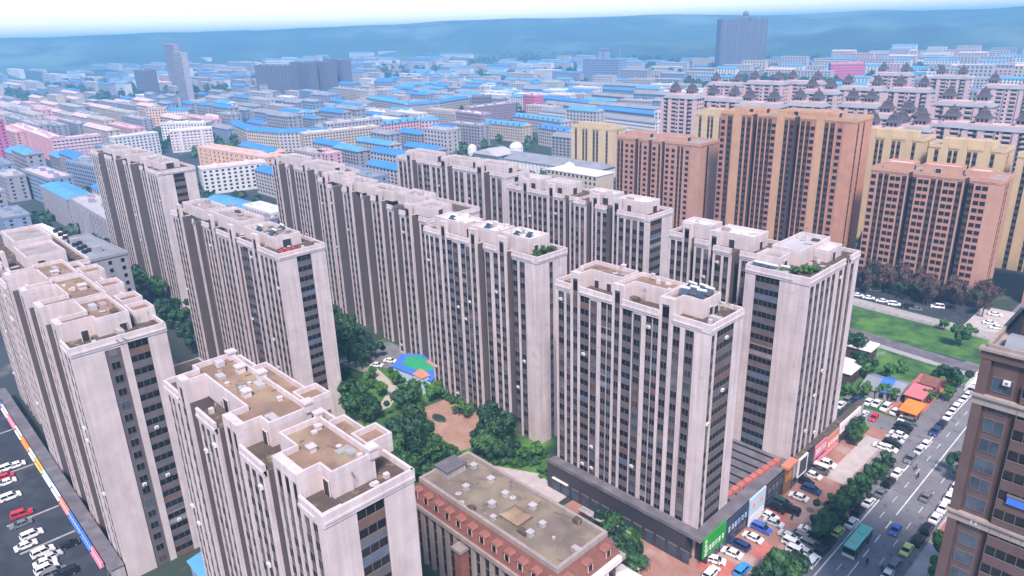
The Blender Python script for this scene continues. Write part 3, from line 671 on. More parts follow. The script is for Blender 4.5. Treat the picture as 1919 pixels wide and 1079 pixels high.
# back row
T9a = tower('apartment_tower', 'bluish ribbed tower at the far left of the back row', -280, -206, 195, 208, 54, 57.5, U+U2*2, 'r4.5 B3 r5.5', cap=50, bcap=20,
  pents=[PP(-276, -256, 198, 205, 195, [], 57.5, 'deckgrey'), PP(-250, -232, 198, 205, 195, [], 57.2, 'deckgrey'), PP(-228, -210, 198, 205, 195, [], 57.5, 'deckgrey')],
  doors=[(-209.9, 201, math.pi/2, 2, 2.1), (-255.9, 201, math.pi/2, 2, 2.1), (-231.9, 201, math.pi/2, 2, 2.1), (-222, 197.9, 0, 2, 2.1)], group=G)
T9f = "r.8 W1.1 r.8 W1.1 r.8 W1.2 r.8 |r.7 T1.1 r.7| W1.2 r.8 W1.2 r.8 W1.2 r.8 W1.2 r.8 |r.7 T1.1 r.7| W1.2 r.8 W1.2 r.8 N2.2 r.8 W1.1"
T9b = tower('apartment_tower', 'pale ribbed tower in the middle of the back row', -192, -157, 182, 195, 54, 58, T9f, 'r4 W1.2 r6', cap=60, bcap=10,
  pents=[PP(-189, -178, 185, 192, 182, [], 58, 'rpale'), PP(-175.5, -164, 185, 192, 182, [], 58, 'rpale')], doors=[(-181, 184.9, 0, 2, 2.2), (-168, 184.9, 0, 2, 2.2), (-163.9, 188, math.pi/2, 2, 2.2)], group=G)
T9g = "@-3 r.8 W1 r.8 W1 r.8 N2.4 |r.7 T1 r.7| @-1.5 r.8 W1 r.8 W1.1 N2.2 |r.8 T1 r.8| @0 r.8 W1.2 r.8 W1.2 r.8 W1.2 r.8 W1.2"
T9c = tower('apartment_tower', 'pale ribbed tower at the right end of the back row, its end deeply recessed', -157, -124, 176.5, 189, 54, 58, T9g, 'r.8 B5.4 r5', D=7.5, cap=60, bcap=20,
  pents=[([(-153, 183), (-142, 183), (-142, 187.5), (-153, 187.5)], 58, 'rwhite'), ([(-139, 180), (-127.5, 180), (-127.5, 187), (-139, 187)], 57.8, 'rwhite')], doors=[(-127.4, 184, math.pi/2, 2, 2), (-134, 179.9, 0, 1.4, 2), (-146, 182.9, 0, 2.2, 2.1)], group=G)
# rooftop water heaters: they stand loose on the roofs
def heater(x, y, z, rz=0):
    o = empty('solar_water_heater', (x, y, z), None, 'water heater', 'solar water heaters on the roofs', rz)
    b = MB(); b.hexa([(-.9, -.8, .25), (.9, -.8, .25), (.9, .6, 1.25), (-.9, .6, 1.25)], [(-.9, -.85, .33), (.9, -.85, .33), (.9, .55, 1.33), (-.9, .55, 1.33)], 'glassblue'); b.build('collector', o, org=(0, 0, 0))
    b = MB(); b.tube((-1, .7, 1.5), (1, .7, 1.5), .28, .28, 'rwhite', 10); b.build('tank', o, org=(0, 0, 0))
    b = MB()
    for sx in (-.8, .8): b.tube((sx, .7, 0), (sx, .7, 1.3), .05, .05, 'frame', 5); b.tube((sx, -.8, 0), (sx, -.8, .3), .05, .05, 'frame', 5)
    b.build('stand', o, org=(0, 0, 0)); later(o, 'white drum water heater on a roof', x, y, ('roof',))
for x, y, z in ((-76, 123.8, 57.15), (-74.2, 122, 57.15), (-73.4, 124, 57.15), (-75.4, 120.4, 57.15), (-71.6, 123.4, 57.15), (-72, 121.2, 57.15),
    (-77, 153.9, 54.1), (-75, 153.9, 54.1), (-73, 153.9, 54.1), (-70.5, 154.8, 54.1), (-196, 86.4, 56.6), (-192, 91, 56.6), (-188.6, 86.8, 56.6), (-160, 129, 57.2), (-145, 129.5, 57.2), (-133, 129, 57.3), (-129.6, 130.5, 57.3), (-174, 26.5, 54.1), (-211.5, 36, 54.1)):
    heater(x, y, z, random.uniform(-.2, .2))
mark('the planted roof corner', -66, 156, 'roof'); mark('the green sign tower', -74, 121, 'roof'); mark('the white roof sheds', -137, 130, 'roof'); mark('the car park tower', -165, 32, 'roof')
# roof planting
for x, y, z, s, k in ((-68.5, 155.5, 54.1, .8, 'shrub'), (-66.5, 157.5, 54.1, .9, 'shrub'), (-66, 160.5, 54.1, .8, 'shrub'), (-70.3, 154.6, 54.1, .7, 'shrub'), (-123.5, 127, 54.1, .8, 'shrub'), (-123.3, 129.5, 54.1, .9, 'shrub'), (-123.4, 132, 54.1, .8, 'shrub')):
    tree(x, y, k, s, 'dark green shrub growing on a tower roof terrace', 'shrubs on the roof terraces', ('roof',), z)
# ================================================================== PODIUM WITH SHOPS
pd = empty('shop_podium', (-76, 155, 0), 'long two storey shop podium with a dark ribbed roof along the plaza', 'shop building')
b = MB(); b.box(-106.5, -66.2, 111.8, 114.7, 0, 7.4, 'sdark'); b.box(-86, -66.2, 127.6, 152.7, 0, 7.0, 'sdark'); b.box(-65.4, -62.6, 114.7, 152.7, 0, 7.2, 'sdark'); b.box(-63.4, -61.8, 152.7, 196, 0, 6.6, 'concrete'); b.build('wall', pd)
b = MB(); b.box(-86.1, -65.5, 127.5, 152.8, 7.0, 7.25, 'slate')
for i in range(8): b.box(-86, -65.6, 128.5+i*3.2, 128.75+i*3.2, 7.25, 7.6, 'black')
b.box(-106.6, -62.5, 111.7, 114.8, 7.4, 7.6, 'slate'); b.box(-65.45, -62.5, 114.8, 152.8, 7.25, 7.5, 'slate'); b.box(-63.5, -61.7, 152.8, 196.1, 6.6, 6.9, 'deckdark'); b.build('roof', pd)
b = MB(); b.box(-106.6, -62.5, 111.55, 111.7, 7.4, 8.3, 'slate'); b.build('parapet', pd)
for i in range(13):
    b = MB(); b.box(-104.5+i*3.1, -102.2+i*3.1, 111.72, 111.85, .4, 3.2, 'glassblue'); b.box(-104.5+i*3.1, -102.2+i*3.1, 111.66, 111.80, 3.2, 3.5, 'frame'); b.build('shop_window', pd)
for i in range(19):
    b = MB(); x = -62.5 if 116+i*4 < 152 else -61.7; b.box(x-.1, x+.02, 116+i*4, 119.2+i*4, .3, 2.9, 'glassblue'); b.box(x-.1, x+.06, 116+i*4, 119.2+i*4, 2.9, 3.1, 'frame'); b.build('shop_window', pd)
b = MB()
for i in range(9): b.box(-67.5+.22*i, -66.2+.22*i, 129+i*2.5, 131.1+i*2.5, 7.3, 8.3, 'pavered')
b.build('red_roof_trim', pd)
SG = 'shop signs along the podium'
def sign(x, y0, y1, z0, z1, m, label, marks_=None, edge=None, group=SG):
    o = empty('shop_sign', (x, (y0+y1)/2, z0), label, 'shop sign', group)
    b = MB(); b.box(x, x+.35, y0, y1, z0, z1, m); b.build('board', o)
    if edge:
        b = MB(); b.box(x-.02, x+.45, y0-.1, y0+.2, z0-.1, z1+.1, edge); b.box(x-.02, x+.45, y1-.2, y1+.1, z0-.1, z1+.1, edge); b.box(x-.02, x+.45, y0+.2, y1-.2, z1-.25, z1+.1, edge); b.box(x-.02, x+.45, y0+.2, y1-.2, z0-.1, z0+.2, edge); b.build('border', o)
    if marks_:
        b = MB(); rnd = random.Random(len(label)); n = marks_[0]; mm = marks_[1]; zc = z0+(z1-z0)*marks_[2]; hh = (z1-z0)*marks_[3]; w = (y1-y0)*.86/n
        for i in range(n):
            c = y0+(y1-y0)*.07+w*(i+.5)
            for k in range(4):
                if k % 2: b.box(x+.35, x+.41, c-w*.32, c+w*.32, zc+hh*(k*.25-.45), zc+hh*(k*.25-.35), mm)
                else: a = rnd.uniform(-.25, .25)*w; b.box(x+.35, x+.42, c+a-.07, c+a+.07, zc-hh*.45, zc+hh*.45, mm)
        b.build('lettering', o)
    return o
sg = sign(-62.3, 112.2, 121, 3.2, 8.2, 'sgreen', 'tall bright green sign with pale lettering on the podium corner', (6, 'rwhite', .35, .28))
b = MB()
for i in range(4): b.box(-61.95, -61.88, 112.6, 113.3, 3.7+i*1.1, 4.4+i*1.1, 'acwhite')
b.build('white_mark', sg)
sign(-62.3, 121.2, 131, 3.4, 7.2, 'snavy', 'long navy sign with pale lettering right of the green sign', (6, 'slblue', .4, .4))
sign(-62.2, 131.3, 138.6, 3.2, 8.0, 'slblue', 'pale blue picture board tilted above the white cars', (2, 'sorange', .5, .3))
sign(-62.2, 131.6, 138.4, .4, 3.0, 'swhite', 'low white shop front board under the pale blue picture board', None)
sign(-62.3, 139, 148, 4.0, 7.0, 'sdark', 'dark shop sign with grey lettering left of the brown panel', (4, 'cgrey', .5, .5))
sign(-62.2, 148.3, 152.4, .3, 7.6, 'sbrown', 'brown and orange panel below the red roof hood', (3, 'sorange', .6, .3))
b = MB(); b.box(-63.2, -61.2, 148.3, 153.4, 7.6, 8.3, 'scoral'); q = b.build('awning', org=(-62, 151, 7.6)); tag(q, 'coral red hood on the podium roof above the brown panel', 'awning')
sign(-61.5, 154, 158.6, 2.8, 7.8, 'sdark', 'dark panel in a thick white frame', None, 'swhite')
sign(-61.5, 159.2, 162.6, 2.2, 8.0, 'black', 'plain black panel right of the white framed one', None)
sign(-61.5, 163, 170, 3.6, 7.2, 'spink', 'pink shop sign with white lettering right of the black panel', (5, 'rwhite', .5, .5))
sign(-61.5, 170.3, 178, 2.6, 6.4, 'scoral', 'coral red shop sign with pale marks', (4, 'swhite', .4, .4))
sign(-61.5, 178.4, 192, 4.2, 7.2, 'swhite', 'long white sign band at the far end of the podium', (8, 'spink', .5, .35))
b = MB(); b.box(-61.2, -57.6, 163.2, 164.4, 2.5, 2.8, 'rwhite'); b.box(-57.8, -57.6, 163.3, 163.5, 0, 2.5, 'frame'); b.box(-57.8, -57.6, 164.1, 164.3, 0, 2.5, 'frame'); q = b.build('canopy', org=(-59, 164, 0)); tag(q, 'small white canopy sticking out over the parked cars', 'canopy')
b = MB(); b.box(-61.4, -60.6, 163, 177, 2.3, 2.5, 'spink'); q = b.build('awning', org=(-61, 170, 2.3)); tag(q, 'long pink awning below the pink and coral signs', 'awning')
# entrance canopies and small sheds round the podium
for x0, x1, y0, y1, z, m, lb in ((-104.5, -99.5, 111.2, 113.2, 3.6, 'rwhite', 'white entrance canopy at the left foot of the tower above the green sign'), (-92, -78, 106.8, 108.6, 3.0, 'concrete', 'long grey walkway roof in front of the podium'), (-77.8, -73.4, 105.4, 107.4, 3.0, 'steal', 'teal end of the walkway roof beside the podium'),
    (-73.5, -67.5, 95.5, 99.5, 3.2, 'rwhite', 'white tent roof in front of the green sign'), (-77.5, -74.2, 93.6, 97.2, 2.8, 'sblue', 'blue shed roof beside the brick mansard building'), (-81, -70, 103.8, 105.2, 2.4, 'slate', 'dark sloping ramp roof at the foot of the podium'), (-79, -70.5, 101.2, 102.9, 2.2, 'concrete', 'grey ramp roof between the tent and the podium')):
    o = empty('canopy', ((x0+x1)/2, (y0+y1)/2, 0), lb, 'canopy'); b = MB()
    xm, ym = (x0+x1)/2, (y0+y1)/2
    if 'tent' in lb: b.hexa([(x0, y0, z), (x1, y0, z), (x1, y1, z), (x0, y1, z)], [(xm-.4, ym-.4, z+1.4), (xm+.4, ym-.4, z+1.4), (xm+.4, ym+.4, z+1.4), (xm-.4, ym+.4, z+1.4)], m)
    else: b.box(x0, x1, y0, y1, z, z+.25, m); b.box(x0+.3, x1-.3, ym-.06, ym+.06, z+.25, z+.5, m)
    b.build('roof', o); b = MB()
    for x in (x0+.25, x1-.25):
        for y in (y0+.25, y1-.25): b.tube((x, y, 0), (x, y, z), .08, .08, 'frame', 6)
    b.build('post', o)
# ================================================================== MANSARD BUILDING
mr = empty('mansard_building', (-89, 81.5, 0), 'long brick building with a red mansard roof, dormers and a flat brown deck', 'building')
x0, x1, y0, y1, ze, zt = -110.8, -67.2, 72.8, 90.4, 15.2, 20.0
b = MB(); b.box(x0+.6, x1-.6, y0+.6, y1-.6, 0, ze, 'brickmauve')
for k in range(16):
    x = x0+1.2+k*2.72; b.box(x, x+.9, y0-.1, y0+.7, 0, ze-1.2, 'stone')
b.build('wall', mr)
for k in range(15):
    x = x0+2.15+k*2.72
    b = MB(); b.box(x+.1, x+1.6, y0+.52, y0+.62, 1, ze-2.4, 'glass'); b.box(x, x+.1, y0+.45, y0+.62, 1, ze-2.3, 'frame'); b.box(x+1.6, x+1.7, y0+.45, y0+.62, 1, ze-2.3, 'frame')
    for z in (4, 7.5, 10.5): b.box(x+.1, x+1.6, y0+.46, y0+.6, z, z+.25, 'frame')
    b.build('window', mr)
for k in range(5):
    y = y0+1.8+k*3.1
    b = MB(); pts = [(y, 1), (y+1.9, 1), (y+1.9, 10.6)]+[(y+.95+.95*math.cos(a), 10.6+.95*math.sin(a)) for a in (.5, 1.0, 1.57, 2.1, 2.6)]+[(y, 10.6)]
    b.hexa([(x1-.62, p, z) for p, z in pts], [(x1-.5, p, z) for p, z in pts], 'glass'); b.build('arched_window', mr)
    b = MB(); b.box(x1-.62, x1+.1, y-1.0, y-.2, 0, ze-1, 'rwhite'); b.build('pilaster', mr)
b = MB(); b.box(x0-.5, x1+.9, y0-.5, y0+.7, ze-1.0, ze, 'stone'); b.box(x0-.5, x1+.9, y1-.7, y1+.5, ze-1.0, ze, 'stone'); b.box(x1-.7, x1+.9, y0+.7, y1-.7, ze-1.0, ze+.1, 'rwhite'); b.box(x0-.5, x0+.7, y0+.7, y1-.7, ze-1.0, ze, 'stone'); b.build('cornice', mr)
i = 1.9
b = MB(); b.hexa([(x0, y0, ze), (x1, y0, ze), (x1, y1, ze), (x0, y1, ze)], [(x0+i, y0+i, zt-.7), (x1-i, y0+i, zt-.7), (x1-i, y1-i, zt-.7), (x0+i, y1-i, zt-.7)], 'brickroof'); rf = b.build('roof', mr)
b = MB(); b.poly([(x0+i+.1, y0+i+.1, zt-.62), (x1-i-.1, y0+i+.1, zt-.62), (x1-i-.1, y1-i-.1, zt-.62), (x0+i+.1, y1-i-.1, zt-.62)], 'deckmans'); b.build('roof_deck', rf, org=mr['_o'])
b = MB(); rim(b, [(x0+i-.1, y0+i-.1), (x1-i+.1, y0+i-.1), (x1-i+.1, y1-i+.1), (x0+i-.1, y1-i+.1)], zt-.75, zt+.25, .7, 'stone'); b.build('parapet', mr)
def dormer(px, py, rz):
    o = MB(); o.box(-.85, .85, -.2, 2.2, 0, 2.0, 'brickred'); o.box(-.5, .5, -.26, -.2, .4, 1.6, 'glass')
    o.hexa([(-1.1, -.4, 2.0), (1.1, -.4, 2.0), (1.1, 2.2, 2.0), (-1.1, 2.2, 2.0)], [(-.75, -.35, 2.4), (.75, -.35, 2.4), (.75, 2.2, 2.4), (-.75, 2.2, 2.4)], 'brickred')
    for q in (-.7, .5): o.box(q, q+.2, -.3, -.2, .3, 1.7, 'rpink')
    return inst(DORM if DORM else o.mesh('dormer'), 'dormer', mr, Vector((px, py, ze+.9))-Vector(mr['_o']), rz)
DORM = None; d0 = dormer(x0+2.6, y0+.35, 0); DORM = d0.data
for k in range(1, 12): dormer(x0+2.6+k*3.5, y0+.35, 0)
for k in range(3): dormer(x1-.35, y0+3.6+k*5.2, math.pi/2)
rooftop(mr, [(-104, 85.8, .65, 1.0), (-97.6, 85, .7, 1.0), (-99.4, 79.6, .65, 1.0), (-91.7, 83.6, .65, 1.0), (-91.2, 79.4, .7, 1.1), (-84.8, 84.6, .7, 1.0), (-88, 76.8, .55, .9), (-79.6, 82, .6, 1.0), (-79.4, 78.4, .65, 1.1), (-75.6, 80.8, .3, .5)], zt-.62, m='rpale')
b = MB(); b.box(-87, -82.6, 78.2, 81.8, zt-.6, zt+.4, 'deck'); b.hexa([(-87.4, 77.8, zt+.4), (-82.2, 77.8, zt+.4), (-82.2, 82.2, zt+.4), (-87.4, 82.2, zt+.4)], [(-86.2, 79, zt+1), (-83.4, 79, zt+1), (-83.4, 81, zt+1), (-86.2, 81, zt+1)], 'deck'); b.build('skylight', mr)
b = MB(); b.box(-108.5, -104.6, 79, 84, zt-.6, zt+1.2, 'concrete'); b.box(-108.8, -104.3, 78.7, 84.3, zt+1.2, zt+1.45, 'slate'); b.build('stair_head', mr)
b = MB(); b.box(-94, -92, y0-1.6, y0+.5, 0, ze-3, 'brickred'); b.box(-94.4, -91.6, y0-2, y0+.6, ze-3, ze-2.3, 'stone'); b.build('chimney', mr)
b = MB(); b.box(-118, -111, 79, 90, 0, 9, 'concrete'); b.box(-117.6, -111.4, 79.4, 89.6, 9, 9.3, 'slate'); q = b.build('annexe', mr)
# ================================================================== BRICK TOWER ON THE RIGHT
rb = tower('brick_tower', 'mauve brick tower with blue glazed bays at the right edge', -18.4, 14, 101.4, 118, 69.2, 69.2, 'g1.1 w2.7 g.8 b5 g1.2 w2.6 g1.1 b5 g1.2 w2.7 g.9 b4.6 g1.5', 'g3 w3 g3 w3 g4', 'brick', cap=60, bcap=60, group=None, acp=0, fh=3.0)
b = MB()
for z in (69.1, 62.6, 44.5, 26): b.box(-18.9, 14.3, 100.9, 101.75, z-.9, z+.25, 'stone' if z < 69 else 'brickmauve'); b.box(-19.15, 14.4, 100.6, 101.8, z+.25, z+.6, 'stone')
b.box(-18.75, -17.6, 100.95, 101.9, 0, 68.1, 'brickmauve'); b.build('cornice', rb)
b = MB(); b.box(-16.2, 12, 107, 117, 69, 74.3, 'brick'); rim(b, [(-16.5, 106.7), (12.3, 106.7), (12.3, 117.3), (-16.5, 117.3)], 74.3, 75.2, .7, 'stone'); b.build('penthouse', rb)
b = MB(); n = 9
for k in range(n):
    a0 = math.pi*k/n; a1 = math.pi*(k+1)/n
    f = lambda a: (104.2-2.3*math.cos(a), 69.3+1.7*math.sin(a))
    (ya, za), (yb, zb) = f(a0), f(a1); b.poly([(-16.8, ya, za), (-4, ya, za), (-4, yb, zb), (-16.8, yb, zb)], 'rgrey')
b.poly([(-16.8,)+f(math.pi*k/n) for k in range(n+1)], 'rgrey'); b.build('skylight', rb)
b = MB(); b.box(-12.6, -8.4, 100.55, 100.7, 49.1, 50.2, 'sblue'); b.box(-12.7, -8.3, 100.5, 101, 50.2, 50.4, 'frame'); b.build('blue_balcony', rb)
for x, z in ((-15.5, 65.3), (-15.6, 44.0), (-10.3, 57), (-15.5, 32)): inst(AC_ME, 'air_conditioner', rb, Vector((x, 101.4, z))-Vector(rb['_o']))
# ================================================================== ORANGE AND YELLOW TOWERS
GO = 'brick coloured towers across the river'
O1f = 'r.6 W1.2 r.6 W1.2 r.8 w3.6 w3.4 N2.4 r.8 W1 r.8 w3.6 N2.2 w3.4 r.8 W1 r.8 N2 w3.6 w3.4 r.8 W1 r.8 W1 r.8 w3.6 r4'
tower('brick_coloured_tower', 'dusty pink tower left of the tall orange one', -253, -199, 326, 344, 50, 52.5, O1f, 'g6 W1.4 g10', 'pink', cap=80, pents=[([(-249, 331), (-236, 331), (-236, 340), (-249, 340)], 53, 'deckgrey'), ([(-230, 331), (-212, 331), (-212, 340), (-230, 340)], 52.5, 'deckgrey')], group=GO, acp=0, doors=[(-235.9, 335, math.pi/2, 3, 2), (-211.9, 335, math.pi/2, 3, 2)])
O2f = 'w3.2 r.6 W1.8 r.8 |r4| W1.2 r1 W1.4 r.8 N2.4 r.6 W1.2 r.7 W1.2 r.7 W1.2 w2.4 |r3.6| W1.2 r.6 W1.6 N2.4 r.6 W1.2 r.7 W1.2 w2.6 |r3.6| W1.2 r.8 W1.4 r.8 w3.2 r3'
tower('brick_coloured_tower', 'tallest orange tower with bare broad piers', -186, -121.5, 321, 339, 68, 71, O2f, 'g2 W1.2 g4 W1.2 g8', 'orange', cap=80, pents=[([(-180, 325), (-166, 325), (-166, 335), (-180, 335)], 70, 'deckgrey'), ([(-157, 325), (-132, 325), (-132, 335), (-157, 335)], 70.5, 'deckgrey')], group=GO, acp=0, doors=[(-165.9, 329, math.pi/2, 3, 2), (-131.9, 329, math.pi/2, 3, 2), (-172, 324.9, 0, 2, 2), (-150, 324.9, 0, 2, 2)])
O3f = 'w3 r.6 W1.3 r.7 W1.3 r.6 w2.4 w2.3 r.6 W1.3 r.7 N1.8 W1.2 r.6 w2.4 w2.3 r.6 W1.4 r.8 W1.3 r.6 w2.4 w2.4 r.6 W1.3 r.8 N1.8 W1.3 r.6 w2.5 w2.5 r2.6'
tower('brick_coloured_tower', 'peach tower rising behind the bare trees at the river', -112.5, -64.5, 320, 336.5, 49, 52, O3f, 'g5 W1 g1 W1 g5', 'pink', cap=100, pents=[([(-109, 324), (-98, 324), (-98, 333), (-109, 333)], 52, 'rpink'), ([(-94, 324), (-80, 324), (-80, 331), (-94, 331)], 52.5, 'rpink'), ([(-78, 324), (-70, 324), (-70, 333), (-78, 333)], 51.8, 'rpink')], group=GO, acp=0, doors=[(-97.9, 327, math.pi/2, 2, 2), (-79.9, 327, math.pi/2, 2, 2), (-88, 323.9, 0, 2, 2)])
tower('brick_coloured_tower', 'peach tower cut by the right edge behind the brick tower', -52, 20, 330, 345, 49, 52, O3f, 'g5 W1 g7', 'pink', cap=30, group=GO, acp=0)
GY = 'cream yellow towers'
YF = 'r2.6 W1.1 r1 |r3| W1 r.8 W1 r.8 |r3| W1.1 r.8 W1.1 r2 |r3| W1 r2'
for xa, xb, ya, h, lb in ((-377, -336, 428, 36, 'cream yellow tower standing alone left of the dusty pink one'), (-262, -228, 420, 53, 'cream yellow tower between the dusty pink and the tall orange tower'), (-143, -112, 383, 53, 'cream yellow tower right of the tall orange tower'), (-108, -77, 376, 52, 'cream yellow tower behind the peach tower'), (-72, -40, 374, 51, 'cream yellow tower at the right edge behind the peach tower'), (-196, -192, 352, 48, None)):
    if lb: tower('cream_tower', lb, xa, xb, ya, ya+15, h, h+4, YF, 'g5 W1 g8', 'yellow', cap=20, group=GY, acp=0, pents=[([(xa+4, ya+5), (xb-6, ya+5), (xb-6, ya+12), (xa+4, ya+12)], h+3, 'rpale')])
# ================================================================== PAGODA ROOFED TOWERS
def pagoda(px1, px2, zt, desc):
    a = P(*px1, zt); c = P(*px2, zt); sep = max(12, min(24, (c-a).length)); cx, cy = (a.x+c.x)/2, (a.y+c.y)/2; L = sep+14; dp = 15; hb = zt-12.5
    o = empty('pagoda_tower', (cx, cy, 0), None, 'pagoda tower', 'pale towers with dark pagoda roofs')
    F = frame((cx-L/2, cy-dp/2), (1, 0), (0, -1)); b = MB()
    b.box(cx-L/2, cx+L/2, cy-dp/2, cy+dp/2, 0, hb, 'pagwall')
    for s in (0, .24, .5, .76, 1): b.fbox(F, L*s-1.3, L*s+1.3, -2, .9, 0, hb-1, 'pagwall')
    b.box(cx-L/2+2, cx+L/2-2, cy-dp/2+2, cy+dp/2-2, hb, hb+3, 'pagwall'); b.build('wall', o)
    w = MB(); wingrid(w, F, L, .9, 1, hb, 16, L*.249, 1.5, 1.5); 
    Fe = frame((cx+L/2, cy-dp/2), (0, 1), (1, 0)); wingrid(w, Fe, dp, 0, 1, hb, 16, 3.4, 1.5, 1.5); tag(w.build('window', o), kind='stuff')
    q = MB()
    for k in range(16):
        for s in (.12, .37, .63, .88): q.fbox(F, L*s-2.0, L*s+2.0, -.5, .5, k*hb/16+.3, k*hb/16+1.3, 'pagwall'); q.fbox(F, L*s-2.0, L*s+2.0, -.4, .1, k*hb/16+1.5, k*hb/16+2.7, 'glass')
    tag(q.build('balcony', o), kind='stuff')
    r = MB(); e = .9
    r.hexa([(cx-L/2-e, cy-dp/2-e, hb), (cx+L/2+e, cy-dp/2-e, hb), (cx+L/2+e, cy+dp/2+e, hb), (cx-L/2-e, cy+dp/2+e, hb)], [(cx-L/2+2, cy-dp/2+2, hb+2), (cx+L/2-2, cy-dp/2+2, hb+2), (cx+L/2-2, cy+dp/2-2, hb+2), (cx-L/2+2, cy+dp/2-2, hb+2)], 'rgrey'); r.build('roof', o)
    for sx in (-1, 1):
        x = cx+sx*sep/2; pv = MB(); pv.box(x-3.4, x+3.4, cy-3.4, cy+3.4, hb+1.5, hb+6.3, 'pagwall')
        for k in (-2.2, 0, 2.2): pv.box(x+k-.6, x+k+.6, cy-3.48, cy-3.38, hb+4, hb+5.6, 'glass')
        pn = pv.build('roof_pavilion', o); t = MB()
        st = [(4.7, 6.1), (3.0, 7.4), (2.1, 9.6), (2.2, 10.0), (1.1, 10.8), (.3, 12.8)]
        for (r0, z0), (r1, z1) in zip(st, st[1:]):
            t.hexa([(x-r0, cy-r0, hb+z0), (x+r0, cy-r0, hb+z0), (x+r0, cy+r0, hb+z0), (x-r0, cy+r0, hb+z0)], [(x-r1, cy-r1, hb+z1), (x+r1, cy-r1, hb+z1), (x+r1, cy+r1, hb+z1), (x-r1, cy+r1, hb+z1)], 'pagroof')
        t.build('pagoda_roof', pn, org=o['_o'])
    later(o, desc, cx, cy, ('east', 'far'))
for a, c, z in (((1264, 153), (1301, 153), 64), ((1345, 134), (1383, 136), 62), ((1340, 158), (1376, 160), 60), ((1410, 167), (1448, 164), 63), ((1420, 138), (1454, 126), 64), ((1491, 129), (1530, 133), 64), ((1522, 145), (1561, 145), 64), ((1600, 134), (1640, 145), 64), ((1660, 116), (1697, 117), 66), ((1694, 140), (1730, 142), 64), ((1766, 121), (1808, 121), 64), ((1666, 183), (1704, 185), 60), ((1600, 165), (1636, 166), 62), ((1783, 160), (1848, 162), 64), ((1866, 198), (1907, 205), 58), ((1880, 138), (1917, 132), 64), ((1500, 165), (1536, 166), 60), ((1640, 205), (1676, 208), 57), ((1740, 195), (1775, 200), 57), ((1800, 195), (1836, 200), 58), ((1725, 205), (1700, 203), 55)):
    pagoda(a, c, z, 'pale slab with two dark pagoda turrets')
mark('the tallest orange tower', -160, 330, 'east'); mark('the riverside peach tower', -90, 327, 'east')
# ================================================================== LOW CITY: blocks read one by one off the photograph
blk((18, 234), (96, 263), 21.5, 13, wall='wpink', rm='wwhite', fl=7, label='long pink block with a pale top storey running away at the far left', ribs=9)
blk((97, 263), (189, 253), 21.5, 13, wall='wpink', rm='wwhite', fl=7, bands='wwhite', label='pink block banded with white balconies facing the estate at the left')
blk((-130, 219), (-26, 229), 44, 14, wall='wrose', rm='wrose', fl=14, label='magenta pink slab cut by the left edge', cat='apartment block')
blk((213, 259), (296, 249), 21, 13, wall='wwhite', rm='wwhite', fl=7, label='white block with square windows behind the taupe banded tower')
blk((317, 247), (397, 241), 21, 14, wall='wwhite', rm='wwhite', fl=7, bands='wpink', label='white and pink block behind the white office block', ribs=14)
blk((300, 232), (385, 231), 20, 14, wall='wwhite', rm='wwhite', fl=6, label='low white block with a wide flat white roof behind the white and pink one')
blk((430, 230), (461, 243), 20, 13, wall='wcream', roof='gable', rm='rblue', fl=6, label='short cream wing with a bright blue roof turning the street corner')
blk((462, 244), (521, 249), 20, 13, wall='wcream', roof='gable', rm='rblue', fl=6, label='cream block with a bright blue roof in the middle of the corner group')
blk((522, 249), (610, 246), 20, 13, wall='wpale', roof='gable', rm='rblue', fl=6, label='pale block with a bright blue roof at the right end of the corner group')
blk((570, 252), (711, 237), 20.5, 13, wall='wcream', rm='wwhite', fl=7, label='long cream block with a set back white upper storey across the street', pitch=3.0)
a = P(612, 232, 26); c = P(716, 222, 26); lowrise((a.x, a.y), (c.x, c.y), 26, 12, wall='wgrey', rm='rwhite', fl=8, label='grey block with a snow white roof standing behind the long cream one')
blk((714, 233), (785, 225), 20.5, 12, wall='wpink', roof='dormer', rm='rlblue', fl=6, label='pink block with a light blue dormered roof beside the long cream one')
blk((789, 226), (823, 224), 20.5, 13, wall='wpink', roof='hip', rm='rlblue', fl=5, label='pale pink block with one tall arched opening at the street corner')
blk((377, 319), (499, 305), 18.5, 14, wall='wwhite', rm='rpink', fl=6, label='white office block with rows of square windows between the tower rows', pitch=4.0, ww=1.9)
blk((369, 276), (500, 297), 18, 16, wall='wpeach', rm='rpink', fl=5, label='peach block with a scalloped pale roof behind the white office block', ribs=7)
blk((447, 272), (511, 287), 19, 12, wall='wpeach', roof='gable', rm='rblue', fl=5, label='peach block with a vivid blue roof behind the white office block')
blk((854, 209), (901, 215), 22, 14, wall='wmauve', rm='rwhite', fl=6, label='mauve block with a white roof rim at the street corner')
blk((884, 202), (967, 192), 20, 13, wall='wmauve', rm='rwhite', fl=6, label='mauve block with a white arcaded roof edge behind the corner block')
blk((903, 229), (979, 237), 16, 14, wall='wcream', roof='dormer', rm='rlblue', fl=5, label='cream block with a light blue dormered roof left of the palace dome')
blk((960, 217), (1051, 229), 17, 15, wall='wpale', roof='dormer', rm='rlblue', fl=5, label='long pale block with a light blue dormered roof behind the palace')
blk((1008, 238), (1063, 247), 17, 14, wall='wpale', roof='dormer', rm='rblue', fl=5, label='pale block with a brighter blue dormered roof next to the cream tower')
blk((980, 178), (1002, 180), 24, 14, wall='wrose', rm='rwhite', fl=6, label='small rose red block with a white roof in the middle distance')
blk((686, 183), (766, 196), 20, 14, wall='wpale', roof='gable', rm='rlblue', fl=6, label='pale block with a light blue roof at the left of the long blue corner')
blk((767, 197), (822, 192), 20, 14, wall='wpale', roof='gable', rm='rblue', fl=6, label='pale block with a deep blue roof in the middle of the long blue corner')
blk((823, 192), (880, 183), 20, 14, wall='wcream', roof='gable', rm='rblue', fl=6, label='cream block with a deep blue roof at the right of the long blue corner')
